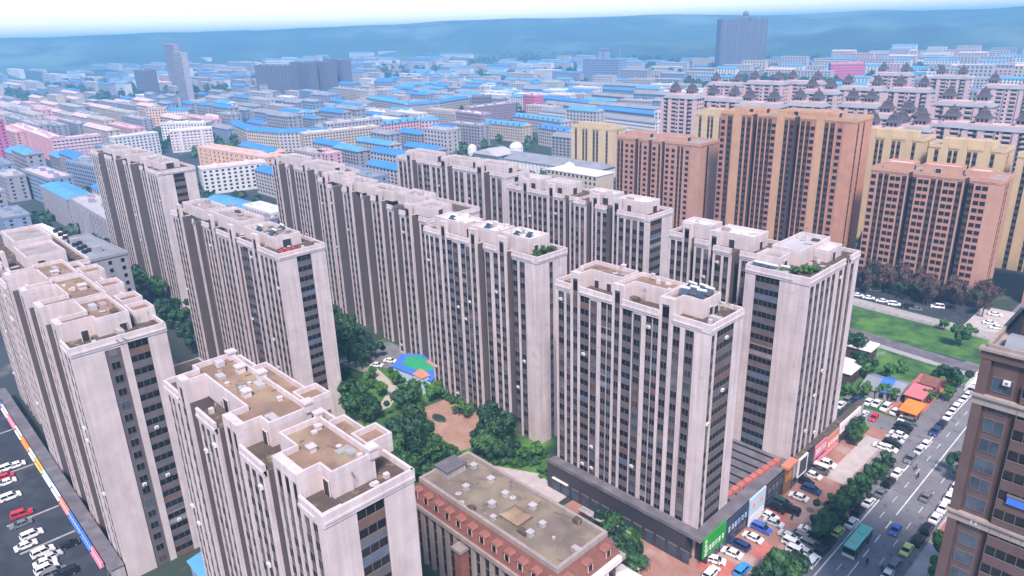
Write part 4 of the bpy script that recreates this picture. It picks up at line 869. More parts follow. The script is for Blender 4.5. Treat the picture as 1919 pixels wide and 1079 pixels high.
blk((884, 182), (920, 181), 26, 18, wall='wdusk', rm='rgrey', fl=6, label='dark grey block with a domed top right of the long blue corner')
blk((560, 169), (622, 177), 22, 14, wall='wblue', rm='rpale', fl=6, label='blue grey block in front of the dark slab towers')
blk((624, 165), (690, 172), 24, 14, wall='wcream', rm='rlblue', fl=7, label='cream block with a light blue roof right of the dark slab towers')
blk((272, 205), (311, 203), 22, 16, wall='wpeach', rm='rblue', fl=6, label='peach block at the foot of the lone narrow tower')
blk((312, 207), (352, 206), 20, 14, wall='wwhite', roof='gable', rm='rblue', fl=5, label='white gabled block with a blue roof at the foot of the lone narrow tower')
for i, (xa, ya, xb, yb) in enumerate(((1010, 206, 1098, 215), (1110, 216, 1228, 230))):
    blk((xa, ya), (xb, yb), 17, 13, wall='wwhite', roof='gable', rm='rgrey', fl=5, bands='wwhite', desc='white fronted terrace with a slate blue roof', keys=('far',))
for i, (xa, ya, xb, yb) in enumerate(((1003, 182, 1100, 193), (1103, 194, 1230, 205), (1050, 172, 1232, 187), (1080, 164, 1235, 173), (1095, 157, 1236, 163), (1020, 193, 1110, 203), (1116, 203, 1229, 215))):
    blk((xa, ya), (xb, yb), 17, 13, wall='wgrey', roof='gable', rm='rgrey' if i % 3 else 'rblue', fl=5, desc='grey terrace with a long slate blue roof', keys=('far',))
# left foreground low blocks behind the car park tower
blk((75, 347), (127, 374), 20, 15, wall='wgrey', roof='gable', rm='rlblue', fl=6, label='grey ribbed block with a sky blue roof behind the leftmost beige tower', ribs=6, rise=1.2)
blk((128, 372), (222, 428), 20, 15, wall='wgrey', rm='rpale', fl=6, label='long grey ribbed block with a flat pale roof beside the taupe banded tower', ribs=7)
blk((40, 318), (92, 337), 20, 15, wall='wblue', rm='rpink', fl=6, label='low block with a pinkish roof at the foot of the magenta slab')
blk((122, 303), (195, 318), 20, 15, wall='wblue', rm='rgrey', fl=6, label='deep blue block with a small pale roof left of the taupe banded tower')
blk((190, 318), (212, 322), 20, 14, wall='wwhite', rm='rwhite', fl=6, label='narrow white end block peeping out left of the taupe banded tower')
blk((10, 436), (112, 486), 24, 16, wall='wwhite', rm='rwhite', fl=7, label='long block with a bright white roof behind the leftmost beige tower')
q = blk((96, 455), (168, 492), 30, 14, wall='wgrey', rm='rgrey', fl=9, label='grey block whose roof carries rows of dark ventilators')
for i in range(14):
    p = P(104+(i//2)*9+(i % 2)*9, 432+(i//2)*6.6-(i % 2)*3.5, 31); b = MB(); b.tube((p.x, p.y, 30.2), (p.x, p.y, 31.6), 1.0, 1.0, 'black', 10); b.tube((p.x, p.y, 31.6), (p.x, p.y, 31.75), .75, .75, 'dark', 10); b.build('ventilator', q)
blk((384, 372), (455, 392), 9, 14, wall='wgrey', roof='gable', rm='rlblue', fl=3, label='low shed with a light blue roof below the white office block', rise=1.5)
blk((455, 386), (507, 402), 10, 12, wall='wwhite', rm='rwhite', fl=3, label='low shed with a bright white roof below the white office block')
blk((405, 390), (500, 415), 8, 10, wall='wgrey', rm='rgrey', fl=2, label='low grey shed between the tower rows', keys=('far',))
# palace with domes
pl = empty('palace', (-405, 408, 0), 'long white palace like hall with three white domes behind the back row', 'hall')
b = MB(); b.box(-455, -330, 398, 424, 0, 13, 'wwhite'); b.box(-452, -424, 392, 398, 0, 16, 'wwhite')
for k in range(30): b.box(-454+k*4.1, -453+k*4.1, 397.4, 398, 0, 12, 'rwhite')
b.build('wall', pl)
b = MB(); b.hexa([(-456, 397, 13), (-329, 397, 13), (-329, 425, 13), (-456, 425, 13)], [(-453, 410, 18), (-332, 410, 18), (-332, 412, 18), (-453, 412, 18)], 'rgrey'); b.hexa([(-454, 390, 16), (-422, 390, 16), (-422, 412, 16), (-454, 412, 16)], [(-440, 391, 21), (-436, 391, 21), (-436, 412, 21), (-440, 412, 21)], 'rpale'); b.build('roof', pl)
for px, py, r in ((884, 263, 3.4), (967, 262, 5.4), (1067, 296, 3.8)):
    p = P(px, py, 22); b = MB(); b.tube((p.x, p.y, 12), (p.x, p.y, 20), r*.95, r*.95, 'wwhite', 20)
    for k in range(12): a = k*math.pi/6; b.tube((p.x+r*math.cos(a), p.y+r*math.sin(a), 14), (p.x+r*math.cos(a), p.y+r*math.sin(a), 20), .35, .35, 'rwhite', 6)
    d = b.build('drum', pl); b = MB(); n = 6
    for k in range(n):
        a0, a1 = math.pi/2*k/n, math.pi/2*(k+1)/n; b.tube((p.x, p.y, 20+r*math.sin(a0)), (p.x, p.y, 20+r*math.sin(a1)), r*math.cos(a0)*1.03, max(.15, r*math.cos(a1)*1.03), 'rwhite', 20)
    b.tube((p.x, p.y, 20+r), (p.x, p.y, 22+r), .25, .05, 'rwhite', 6); b.build('dome', d, org=pl['_o'])
b = MB(); b.box(-345, -300, 366, 384, 0, 15, 'wcream'); 
wingrid(b, frame((-345, 366), (1, 0), (0, -1)), 45, 0, 1, 15, 4, 3.4, 1.6, 1.8); q = b.build('wall', empty('low_hall', (-322, 375, 0), 'low cream hall with arched window rows at the foot of the lone cream tower', 'hall'))
b = MB(); b.box(-345.3, -299.7, 365.7, 384.3, 15, 15.6, 'rwhite'); b.build('roof', q.parent)
pl.scale = (1, 1, .8)
# tall landmarks far away
def slabtower(pl_, pr_, h, dep, wall, label, fl=24, crown=None, **k): 
    a = P(*pl_, h); c = P(*pr_, h); return lowrise((a.x, a.y), (c.x, c.y), h, dep, wall=wall, rm='rgrey', fl=fl, label=label, cat='tower', group=None, **k), a, c
a = P(1346, 137); c = P(1432, 133); ht = lowrise((a.x, a.y), (c.x, c.y), 110.5, 20, wall='wdusk', rm='rgrey', fl=28, label='tall blue grey hotel tower with a small sphere on its roof', cat='tower', group=None, ribs=14)
mid = (a+c)/2; n = (Vector((0, 0, 0))-Vector((mid.x, mid.y, 0))).normalized()
b = MB(); g = mid-n*13; b.box(g.x-14, g.x+14, g.y-6, g.y+6, 110.5, 114, 'wdusk'); b.tube((g.x, g.y, 114), (g.x, g.y, 117), 6, 5, 'wdusk', 12)
for k in range(6):
    a0, a1 = -math.pi/2+math.pi*k/6, -math.pi/2+math.pi*(k+1)/6; b.tube((g.x, g.y, 121+6.5*math.sin(a0)), (g.x, g.y, 121+6.5*math.sin(a1)), max(.2, 6.5*math.cos(a0)), max(.2, 6.5*math.cos(a1)), 'wdusk', 14)
b.build('rooftop_sphere', ht); b = MB(); q = mid+n*6; b.box(q.x-75, q.x+75, q.y-16, q.y+14, 0, 20, 'wdusk'); b.build('hotel_base', ht)
tw, a, c = slabtower((305, 83), (324, 85), 96, 9, 'wmauve', 'lone narrow tower with a pink side and a stepped top', 30)
a2 = P(325, 97, 88); c2 = P(342, 98, 88); lw = (a2+c2)/2
b = MB(); d = (c2-a2).normalized(); nn = Vector((d.y, -d.x, 0)); F2 = frame((a2.x, a2.y), (d.x, d.y), (nn.x, nn.y)); b.fbox(F2, 0, (c2-a2).length, -6, 3, 0, 88, 'wgrey'); wingrid(b, F2, (c2-a2).length, 3, 1, 88, 28, 4, 1.8, 1.5); b.build('wing', tw)
for pa, pb, h, lb in (((476, 123), (540, 124), 57, 'dark slab tower at the left of the bluish cluster'), ((542, 117), (576, 118), 60, 'dark slab tower in the middle of the bluish cluster'), ((578, 116), (612, 117), 60, 'dark slab tower right of the middle of the bluish cluster'), ((608, 112), (640, 113), 62, 'dark slab tower at the right of the bluish cluster')):
    slabtower(pa, pb, h, 18, 'wdusk', lb, 18, ribs=10)
gv, a, c = slabtower((1092, 111), (1159, 112), 45, 24, 'wblue', 'broad blue grey public building with two small turrets on top', 10)
mid = (a+c)/2; b = MB()
for s in (-7, 7): b.box(mid.x+s-4, mid.x+s+4, mid.y+8, mid.y+16, 45, 62, 'wblue'); b.hexa([(mid.x+s-5, mid.y+7, 62), (mid.x+s+5, mid.y+7, 62), (mid.x+s+5, mid.y+17, 62), (mid.x+s-5, mid.y+17, 62)], [(mid.x+s-2, mid.y+10, 66), (mid.x+s+2, mid.y+10, 66), (mid.x+s+2, mid.y+14, 66), (mid.x+s-2, mid.y+14, 66)], 'wdusk')
b.build('turret', gv)
slabtower((250, 132), (272, 133), 52, 20, 'wdusk', 'short dark tower left of the lone narrow tower', 14)
for pa, pb, lb in (((366, 64), (382, 64), 'leftmost faint tower on the skyline'), ((386, 62), (408, 62), 'second faint tower on the skyline'), ((412, 61), (440, 61), 'third and broad faint tower on the skyline'), ((442, 60), (470, 60), 'rightmost faint tower on the skyline of the left half')):
    a = P(pa[0], pa[1]+42, 0); c = P(pb[0], pb[1]+42, 0); k = 1.15; a *= k; c *= k
    hh = 110-(pa[1]-(51-(pa[0]-960)*.031))/1345*Vector((a.x, a.y)).length
    lowrise((a.x, a.y), (c.x, c.y), hh, 30, wall='wdusk', rm='rgrey', fl=20, label=lb, cat='tower', group='faint towers on the skyline', pitch=8, ww=4)
for px, py, t in ((1161, 84, 'thin mast right of the broad public building'), (889, 114, 'pale thin mast left of centre in the far city'), (965, 113, 'pale thin mast nearer the broad public building')):
    p = P(px, py+40, 0); h = 110-(py-(51-(px-960)*.031))/1345*Vector((p.x, p.y)).length*1.03; b = MB(); b.tube((p.x, p.y, 0), (p.x, p.y, h), 1.6, .5, 'wgrey', 6); o = b.build('mast', org=(p.x, p.y, 0)); tag(o, t, 'mast', 'thin masts in the far city')
blk((1558, 120), (1622, 119), 34, 30, wall='wrose', rm='rpink', fl=7, label='rose pink hall right of the hotel tower', group=None)
for px, py, ph in ((1388, 90, 'the blue grey hotel tower'), (335, 150, 'the lone narrow tower'), (555, 150, 'the dark slab cluster'), (1125, 130, 'the broad public building'), (100, 280, 'the pink banded block'), (780, 190, 'the long blue corner'), (985, 180, 'the small rose red block'), (640, 250, 'the long cream block'), (438, 330, 'the white office block'), (1590, 130, 'the rose pink hall'), (60, 200, 'the left edge terraces')):
    p = P(px, py+20, 0); mark(ph, p.x, p.y, 'far')
# ---- rows of blocks that fill the streets in between (A) real positions on a street grid, kept clear of the ones above
USED = [(o.location.x, o.location.y, 34 if o.get('category') not in ('apartment tower',) else 40) for o in ORG if o.parent is None and (o.location.y > 90 or o.location.x < -400)]
CAND = []
def district(x0, x1, y0, y1, dy, L, gap, pal, h=18, skew=0.0, jitter=4, skip=.1, low=420):
    rnd = random.Random(int(x0*7+y0)); y = y0
    while y < y1:
        x = x0+rnd.uniform(0, 20)
        while x < x1:
            l = L*rnd.uniform(.7, 1.25); cx = x+l/2; yy = y+skew*(cx-x0)+rnd.uniform(-jitter, jitter); x += l+gap*rnd.uniform(.6, 1.6)
            if rnd.random() < skip: continue
            px, py, k = proj((cx, yy, h))
            if k < 0 or not (-80 < px < 2000) or py > low: continue
            if any(math.hypot(cx-a, yy-b_) < r*.55+l*.5 for a, b_, r in USED): continue
            CAND.append((math.hypot(cx, yy), cx, yy, l, skew, h*rnd.choice((.6, .85, .95, 1, 1.1, 1.3)), pal[rnd.randrange(len(pal))]))
        y += dy*rnd.uniform(.9, 1.15)
A1 = [('wcream', 'gable', 'rpink', 'cream terrace with a faded pink roof'), ('wpink', 'flat', 'rpink', 'pinkish terrace with a flat roof'), ('wgrey', 'flat', 'rpale', 'grey block with a flat pale roof'), ('wcream', 'flat', 'rpale', 'cream block with a flat pale roof')]
A2 = [('wgrey', 'gable', 'rgrey', 'grey block with a slate roof'), ('wpale', 'flat', 'rpale', 'pale block with a flat roof'), ('wblue', 'gable', 'rgrey', 'blue grey block with a slate roof'), ('wgrey', 'gable', 'rblue', 'grey block with a bright blue roof')]
A3 = [('wpale', 'gable', 'rlblue', 'pale block with a light blue roof'), ('wpale', 'gable', 'rblue', 'pale block with a bright blue roof'), ('wcream', 'flat', 'rpale', 'cream block with a flat pale roof'), ('wwhite', 'flat', 'rwhite', 'white block with a flat white roof'), ('wgrey', 'flat', 'rpale', 'grey block with a flat pale roof')]
A4 = [('wwhite', 'flat', 'rwhite', 'white block with a flat white roof'), ('wpale', 'flat', 'rpale', 'pale block with a flat roof'), ('wwhite', 'gable', 'rlblue', 'white block with a light blue roof')]
district(-1480, -880, 130, 380, 25, 75, 10, A1, skip=.06)
district(-1360, -740, 390, 640, 27, 44, 12, A2+A2+A4, skip=.10)
district(-880, -540, 290, 560, 30, 42, 13, A2+A2+A3, skip=.10)
district(-1300, -700, 650, 980, 31, 46, 14, A3+A2, skip=.12)
district(-980, -420, 690, 1010, 32, 46, 15, A3+A4+A2, skip=.12)
district(-720, -430, 470, 640, 30, 46, 14, A3+A2, skip=.08)
district(-2200, -1490, 260, 900, 52, 80, 24, A4+A2+A1, h=20)
district(-2400, -1450, 900, 1500, 62, 80, 40, A4+A3+A2, h=20, skip=.3)
district(-1500, -700, 1000, 1700, 52, 60, 34, A4+A3+A2, h=20, skip=.3)
district(-760, -250, 1250, 2150, 52, 55, 26, A4+A1, h=26, skip=.2)
district(-420, -120, 840, 1250, 52, 50, 20, A4+A3, h=24, skip=.15)
district(-2900, -1900, 300, 1700, 90, 140, 40, A4+A2, h=26, skip=.3)
A5 = [('wblue', 'flat', 'rgrey', 'deep blue grey block with a flat roof'), ('wgrey', 'gable', 'rlblue', 'grey block with a sky blue roof'), ('wgrey', 'flat', 'rpale', 'grey block with a flat pale roof'), ('wpale', 'gable', 'rblue', 'pale block with a bright blue roof')]
district(-860, -440, 40, 200, 28, 46, 10, A5, skip=.05, low=470)
district(-560, -430, 200, 330, 30, 40, 14, A5+A1, skip=.1, low=470)
CAND.sort(key=lambda q: q[0])
NEAR = 300-sum(1 for o in ORG if o.get('category') == 'apartment block')-4
for _, cx, yy, l, sk, hh, (wall, roof, rm, desc) in CAND[:NEAR]:
    lowrise((cx-l/2, yy), (cx+l/2, yy+sk*l), hh, 13, wall=wall, roof=roof, rm=rm, fl=6, desc=desc, pitch=4.2, ww=2)
fb = MB()
for _, cx, yy, l, sk, hh, (wall, roof, rm, desc) in CAND[NEAR:]:
    x0, x1 = cx-l/2, cx+l/2; fb.box(x0, x1, yy, yy+13, 0, hh, wall)
    wingrid(fb, frame((x0, yy), (1, 0), (0, -1)), l, 0, 1.2, hh-.5, 6, 5.5, 2.4, hh/6*.48, 'glass')
    if roof == 'flat': fb.box(x0-.3, x1+.3, yy-.3, yy+13.3, hh, hh+.6, rm)
    else: fb.hexa([(x0-.5, yy-.5, hh), (x1+.5, yy-.5, hh), (x1+.5, yy+13.5, hh), (x0-.5, yy+13.5, hh)], [(x0-.4, yy+6.3, hh+3), (x1+.4, yy+6.3, hh+3), (x1+.4, yy+6.7, hh+3), (x0-.4, yy+6.7, hh+3)], rm)
tag(fb.build('far_blocks'), 'farthest small blocks of the city under the hills', kind='stuff')
# ================================================================== PEOPLE, CARS, BUS
mark('the green bus', -42, 143, 'ave'); mark('the lime taxi', -33.8, 149, 'ave'); mark('the red garden roofs', -52, 240, 'ave')
mark('the green sign', -62, 116, 'plz'); mark('the white framed panel', -61.5, 156, 'plz'); mark('the round planted bed', -62, 196, 'plz')
mark('the blue shop sign', -160, 21, 'lot'); mark('the orange shop sign', -215, 21, 'lot')
mark('the blue pavilion', -180, 124, 'yard'); mark('the brown paved oval', -150, 115, 'yard'); mark('the mansard building', -95, 92, 'yard')
mark('the white van', -78, 305, 'north')
PI2 = math.pi/2
def cars(lst, rz, where, group, keys, jit=.04):
    for px, py, kd, cl in lst:
        nm = dict(white='white', black='black', grey='dark grey', silver='silver', red='red', blue='blue', navy='navy', sky='bright blue', lime='lime green', green='dark green')[cl]
        car(px, py, kd, cl, rz+random.uniform(-jit, jit)+(math.pi if random.random() < .3 else 0), '%s %s %s' % (nm, dict(sedan='saloon', suv='estate car', hatch='small car', van='van')[kd], where), group, keys)
cars([(1466, 941, 'suv', 'green'), (1441, 965, 'sedan', 'white'), (1427, 989, 'suv', 'blue'), (1411, 1006, 'sedan', 'white'), (1386, 1020, 'suv', 'navy'), (1521, 917, 'suv', 'navy'), (1508, 902, 'suv', 'black'), (1523, 889, 'sedan', 'white'), (1455, 951, 'sedan', 'black')], 0, 'nose in before the shops', 'cars parked before the shops', ('plz',))
cars([(1343, 1049, 'hatch', 'white')], .4, 'parked on the plaza', 'cars parked before the shops', ('plz',))
cars([(1333, 1073, 'suv', 'white'), (1391, 1067, 'suv', 'sky')], PI2, 'standing on the plaza', 'cars parked before the shops', ('plz',))
cars([(1516, 994, 'sedan', 'white'), (1507, 1012, 'sedan', 'white'), (1494, 1033, 'suv', 'white'), (1531, 1003, 'sedan', 'black'), (1520, 1021, 'suv', 'grey'), (1500, 1048, 'suv', 'black')], 0, 'packed beside the avenue trees', 'cars packed beside the avenue trees', ('ave', 'plz'))
cars([(1523, 1051, 'suv', 'white'), (1541, 1030, 'suv', 'black'), (1554, 1016, 'suv', 'black'), (1596, 979, 'sedan', 'white'), (1609, 959, 'suv', 'black'), (1628, 940, 'sedan', 'white'), (1651, 923, 'sedan', 'grey'), (1666, 904, 'suv', 'black'), (1682, 885, 'sedan', 'white'), (1706, 859, 'suv', 'grey'), (1723, 843, 'sedan', 'silver'), (1735, 831, 'sedan', 'white'), (1753, 808, 'suv', 'navy'), (1765, 795, 'suv', 'black'), (1777, 779, 'sedan', 'white'), (1785, 770, 'sedan', 'white'), (1793, 761, 'suv', 'white'), (1800, 754, 'sedan', 'white'), (1807, 747, 'sedan', 'white'), (1814, 739, 'sedan', 'white'), (1821, 731, 'suv', 'silver'), (1828, 723, 'sedan', 'white')], PI2, 'along the left kerb', 'cars along the left kerb', ('ave',), .03)
cars([(1478, 1004, 'sedan', 'silver'), (1486, 1018, 'suv', 'white'), (1476, 1046, 'sedan', 'white'), (1497, 1003, 'suv', 'grey'), (1510, 1034, 'sedan', 'silver'), (1483, 1062, 'sedan', 'grey')], 0, 'packed beside the avenue trees', 'cars packed beside the avenue trees', ('ave', 'plz'))
cars([(1537, 880, 'sedan', 'grey'), (1549, 868, 'suv', 'white'), (1497, 930, 'sedan', 'white'), (1481, 955, 'suv', 'black'), (1450, 978, 'sedan', 'silver'), (1372, 1035, 'sedan', 'white')], .1, 'nose in before the shops', 'cars parked before the shops', ('plz',))
cars([(1571, 995, 'hatch', 'lime')], PI2, 'half under the trees', None, ('ave',))
cars([(1677, 1057, 'suv', 'grey'), (1664, 1075, 'sedan', 'white'), (1721, 1011, 'suv', 'black'), (1738, 990, 'suv', 'black'), (1753, 970, 'sedan', 'white'), (1768, 950, 'sedan', 'white'), (1779, 931, 'sedan', 'white'), (1790, 914, 'hatch', 'white')], PI2, 'along the right kerb', 'cars along the right kerb', ('ave',), .03)
cars([(1678, 993, 'hatch', 'blue'), (1736, 930, 'sedan', 'grey'), (1699, 1029, 'sedan', 'lime')], PI2, 'driving on the avenue', 'cars driving on the avenue', ('ave',), .02)
cars([(1654, 836, 'sedan', 'white'), (1665, 839, 'sedan', 'white'), (1672, 831, 'suv', 'black'), (1684, 813, 'sedan', 'white'), (1677, 822, 'sedan', 'silver'), (1695, 799, 'suv', 'black'), (1690, 806, 'sedan', 'black'), (1706, 789, 'suv', 'grey')], 0, 'in the packed row', 'cars in the packed row', ('ave', 'plz'))
cars([(1575, 758, 'sedan', 'white'), (1590, 748, 'suv', 'grey'), (1606, 748, 'suv', 'navy'), (1628, 752, 'sedan', 'white'), (1643, 755, 'sedan', 'white'), (1660, 763, 'suv', 'white'), (1678, 770, 'sedan', 'white'), (1603, 768, 'suv', 'grey'), (1618, 775, 'sedan', 'white'), (1638, 782, 'hatch', 'red'), (1698, 768, 'van', 'white'), (1692, 783, 'sedan', 'white')], PI2, 'in the small car park', 'cars in the small car park', ('ave', 'plz'))
cars([(1607, 552, 'sedan', 'white'), (1628, 557, 'sedan', 'white'), (1653, 563, 'sedan', 'white'), (1676, 569, 'suv', 'white'), (1757, 574, 'van', 'white'), (1700, 574, 'suv', 'black'), (1716, 578, 'sedan', 'grey'), (1865, 588, 'sedan', 'white'), (1855, 604, 'sedan', 'white'), (1868, 613, 'sedan', 'white'), (1640, 543, 'sedan', 'grey'), (1690, 556, 'sedan', 'black')], .35, 'parked below the bare trees', 'cars below the bare trees', ('north',))
cars([(29, 871, 'sedan', 'white'), (13, 876, 'suv', 'white'), (7, 893, 'sedan', 'red'), (11, 903, 'sedan', 'white'), (19, 930, 'suv', 'white'), (40, 962, 'suv', 'red'), (39, 981, 'sedan', 'grey'), (59, 1001, 'suv', 'white'), (48, 1021, 'sedan', 'white'), (80, 1033, 'suv', 'white'), (95, 1042, 'sedan', 'silver'), (84, 1052, 'sedan', 'white'), (87, 1064, 'suv', 'white'), (101, 1072, 'suv', 'grey'), (123, 1073, 'suv', 'black'), (130, 1019, 'hatch', 'black')], PI2, 'in the left car park', 'cars in the left car park', ('lot',), .12)
cars([(650, 679, 'sedan', 'white'), (706, 683, 'sedan', 'white'), (731, 675, 'sedan', 'white'), (668, 648, 'sedan', 'silver')], .5, 'parked in the courtyard', 'cars in the courtyard', ('yard',))
p = P(1607, 1016, 1.4); bus = empty('bus', (p.x, p.y, .03), 'teal roofed city bus driving on the avenue', 'bus')
bx, by = p.x, p.y
b = MB(); b.box(bx-1.25, bx+1.25, by-5, by+5, .45, 1.5, 'cgreen'); b.box(bx-1.27, bx+1.27, by-5.03, by-4.6, .4, 1.15, 'rwhite'); b.box(bx-1.25, bx+1.25, by-4.98, by-4.8, 2.6, 2.95, 'cgreen'); b.box(bx-1.25, bx+1.25, by+4.8, by+5, .45, 2.9, 'cgreen'); b.box(bx-1.2, bx+1.2, by-4.9, by+4.9, 2.75, 2.95, 'cgreen'); b.build('body', bus)
b = MB(); b.hexa([(bx-1.27, by-5, 2.95), (bx+1.27, by-5, 2.95), (bx+1.27, by+5, 2.95), (bx-1.27, by+5, 2.95)], [(bx-1.1, by-4.85, 3.1), (bx+1.1, by-4.85, 3.1), (bx+1.1, by+4.85, 3.1), (bx-1.1, by+4.85, 3.1)], 'cteal'); b.box(bx-.6, bx+.6, by+1, by+3, 3.1, 3.3, 'cteal'); b.box(bx-.5, bx+.5, by-3, by-2, 3.1, 3.2, 'rpale'); b.build('roof', bus)
b = MB(); b.box(bx-1.22, bx+1.22, by-4.97, by+4.8, 1.5, 2.75, 'glass')
for k in range(7):
    for sx in (-1.25, 1.21): b.box(bx+sx, bx+sx+.04, by-4.5+k*1.5, by-4.4+k*1.5, 1.5, 2.75, 'cgreen')
b.build('window', bus)
for sx in (-1.15, 1.15):
    for sy in (-3.2, 3): w = inst(WHEEL, 'wheel', bus, (sx, sy, .48)); w.scale = (1.45, 2, 1.45); w.rotation_euler = (0, 0, PI2)
    inst(LAMP, 'headlight', bus, (sx*.8, -5.03, .8), -PI2)
def person(x, y, rz, m, label, bike=False):
    # one skinned body, standing or riding
    me = bpy.data.meshes.new('person'); z0 = .35 if bike else 0
    if bike: V = [(0, 0, .95+z0*.0), (0, .0, 1.15), (0, -.12, 1.4), (0, -.16, 1.52), (0, -.18, 1.68), (.2, -.1, 1.38), (.25, -.32, 1.15), (.22, -.55, 1.0), (-.2, -.1, 1.38), (-.25, -.32, 1.15), (-.22, -.55, 1.0), (.1, -.02, .9), (.13, -.32, .72), (.12, -.22, .34), (.12, -.36, .3), (-.1, -.02, .9), (-.13, -.28, .62), (-.12, -.1, .22), (-.12, -.24, .18)]
    else: V = [(0, 0, .92), (0, 0, 1.15), (0, -.01, 1.4), (0, -.02, 1.5), (0, -.03, 1.66), (.2, 0, 1.38), (.27, .03, 1.1), (.28, -.06, .85), (-.2, 0, 1.38), (-.27, -.03, 1.1), (-.28, -.08, .85), (.09, 0, .88), (.1, -.12, .48), (.1, -.05, .07), (.1, -.2, .04), (-.09, 0, .88), (-.1, .06, .48), (-.1, .16, .08), (-.1, .03, .04)]
    E = [(0, 1), (1, 2), (2, 3), (3, 4), (2, 5), (5, 6), (6, 7), (2, 8), (8, 9), (9, 10), (0, 11), (11, 12), (12, 13), (13, 14), (0, 15), (15, 16), (16, 17), (17, 18)]
    me.from_pydata(V, E, []); me.materials.append(M[m]); o = bpy.data.objects.new('person', me); COL.objects.link(o)
    sk = o.modifiers.new('skin', 'SKIN'); R = [.14, .14, .15, .06, .10, .07, .05, .04, .07, .05, .04, .09, .065, .045, .04, .09, .065, .045, .04]
    for v, r in zip(me.skin_vertices[0].data, R): v.radius = (r, r)
    me.skin_vertices[0].data[0].use_root = True
    s = o.modifiers.new('sub', 'SUBSURF'); s.levels = 1; s.render_levels = 1
    o.location = (x, y, .05); o.rotation_euler = (0, 0, rz); tag(o, label, 'person', 'people on the street')
    b = MB(); b.tube((0, -.03 if not bike else -.18, 1.62), (0, -.03 if not bike else -.18, 1.78), .11, .07, 'black', 8); b.build('hair', o, org=(0, 0, 0))
    if bike:
        k = empty('bicycle', (x, y, .03), label.replace('person', 'bicycle ridden by the person').replace('riding a bicycle ', ''), 'bicycle', 'bicycles on the avenue', rz)
        b = MB(); b.tube((0, .1, .9), (0, -.05, .3), .03, .03, 'black', 6); b.tube((0, .08, .8), (0, -.5, .85), .03, .03, 'black', 6); b.tube((0, -.05, .3), (0, -.5, .8), .03, .03, 'black', 6); b.tube((0, -.5, 1.0), (0, -.62, .35), .025, .025, 'black', 6); b.tube((0, -.05, .3), (0, .45, .35), .025, .025, 'black', 6); b.tube((-.25, -.52, 1.0), (.25, -.52, 1.0), .02, .02, 'black', 6); b.box(-.08, .08, -.05, .22, .9, .96, 'black'); b.build('frame', k, org=(0, 0, 0))
        for yy in (-.62, .45): w = inst(WHEEL, 'wheel', k, (0, yy, .34), PI2); w.scale = (1, .3, 1)
for px, py, rz, m, lb, bk in ((1625, 1053, .3, 'black', 'person in black riding a bicycle on the avenue in front of the bus', 1), (1653, 1066, .2, 'cloth', 'person in dark clothes riding a bicycle near the right kerb', 1), (1716, 877, 3.0, 'cloth', 'person riding a bicycle up the avenue, the farther of two', 1), (1720, 893, 3.1, 'black', 'person riding a bicycle up the avenue, the nearer of two', 1), (1484, 972, .8, 'black', 'person in black walking alone across the plaza', 0), (1532, 940, 1.2, 'clothred', 'person in red walking beside the avenue trees', 0), (1345, 1062, 2.0, 'cloth', 'person in grey walking near the small white car', 0)):
    p = P(px, py, .6); person(p.x, p.y, rz, m, lb, bk)
# ================================================================== TREES
TG = 'trees in the courtyard'
for px, py, s in ((636, 596, 1.3), (650, 604, 1.2), (668, 618, 1.2), (640, 630, 1.3), (690, 640, .9), (664, 660, 1.2), (702, 652, .9), (684, 646, 1.1), (655, 640, 1.2), (676, 668, 1.0), (648, 722, 1.4), (672, 716, 1.3), (694, 744, 1.0), (660, 750, 1.4), (700, 762, .9), (638, 740, 1.4), (640, 700, 1.2), (680, 770, 1.0), (760, 742, 1.1), (776, 738, 1.2), (765, 765, 1.2), (748, 788, 1.3), (772, 800, 1.3), (800, 822, 1.2), (770, 832, 1.4), (745, 848, 1.3), (782, 852, 1.2), (812, 852, 1.0), (730, 832, 1.2), (762, 872, 1.3), (735, 884, 1.2), (844, 846, 1.0), (755, 815, 1.3), (790, 780, 1.0), (720, 860, 1.2), (800, 870, 1.1), (925, 796, 1.3), (940, 806, 1.3), (908, 806, 1.1), (924, 822, 1.3), (955, 830, 1.0), (902, 832, 1.0), (940, 842, 1.0), (912, 780, .9), (610, 640, 1.3), (620, 575, 1.2), (625, 615, 1.3)):
    p = P(px, py, 5*s); tree(p.x, p.y, 'dark', s*random.uniform(.55, .95), 'dark leafy tree in the courtyard garden', TG, ('yard',))
for px, py, s in ((810, 742, 1.1), (822, 738, 1.0), (860, 768, .9), (878, 774, .8), (795, 725, .8), (715, 735, .8), (690, 720, .9), (742, 712, .8), (980, 852, .8), (1005, 850, .8), (960, 862, .8), (700, 700, .7)):
    p = P(px, py, 2); tree(p.x, p.y, 'bright', s, 'light green rounded tree in the courtyard garden', TG, ('yard',))
for i in range(46):
    t = i/45; px, py = [(740+60*t*2.2, 700+24*t*2.2), (1020+70*t, 885+40*t), (900+120*t, 868-10*t), (1110+90*t, 968+52*t)][i % 4]
    p = P(px+random.uniform(-8, 8), py+random.uniform(-6, 6), .6); tree(p.x, p.y, 'shrub', random.uniform(.8, 1.3), 'low green shrub in the courtyard beds', 'shrubs in the courtyard', ('yard',))
for px, py in ((1140, 990), (1160, 1002), (1178, 1018), (1186, 1036), (1150, 975), (1128, 972), (1190, 1052), (1170, 1040)):
    p = P(px, py, 3); tree(p.x, p.y, 'dark', .55, 'dark tree squeezed beside the podium', 'trees beside the mansard building', ('yard', 'plz'))
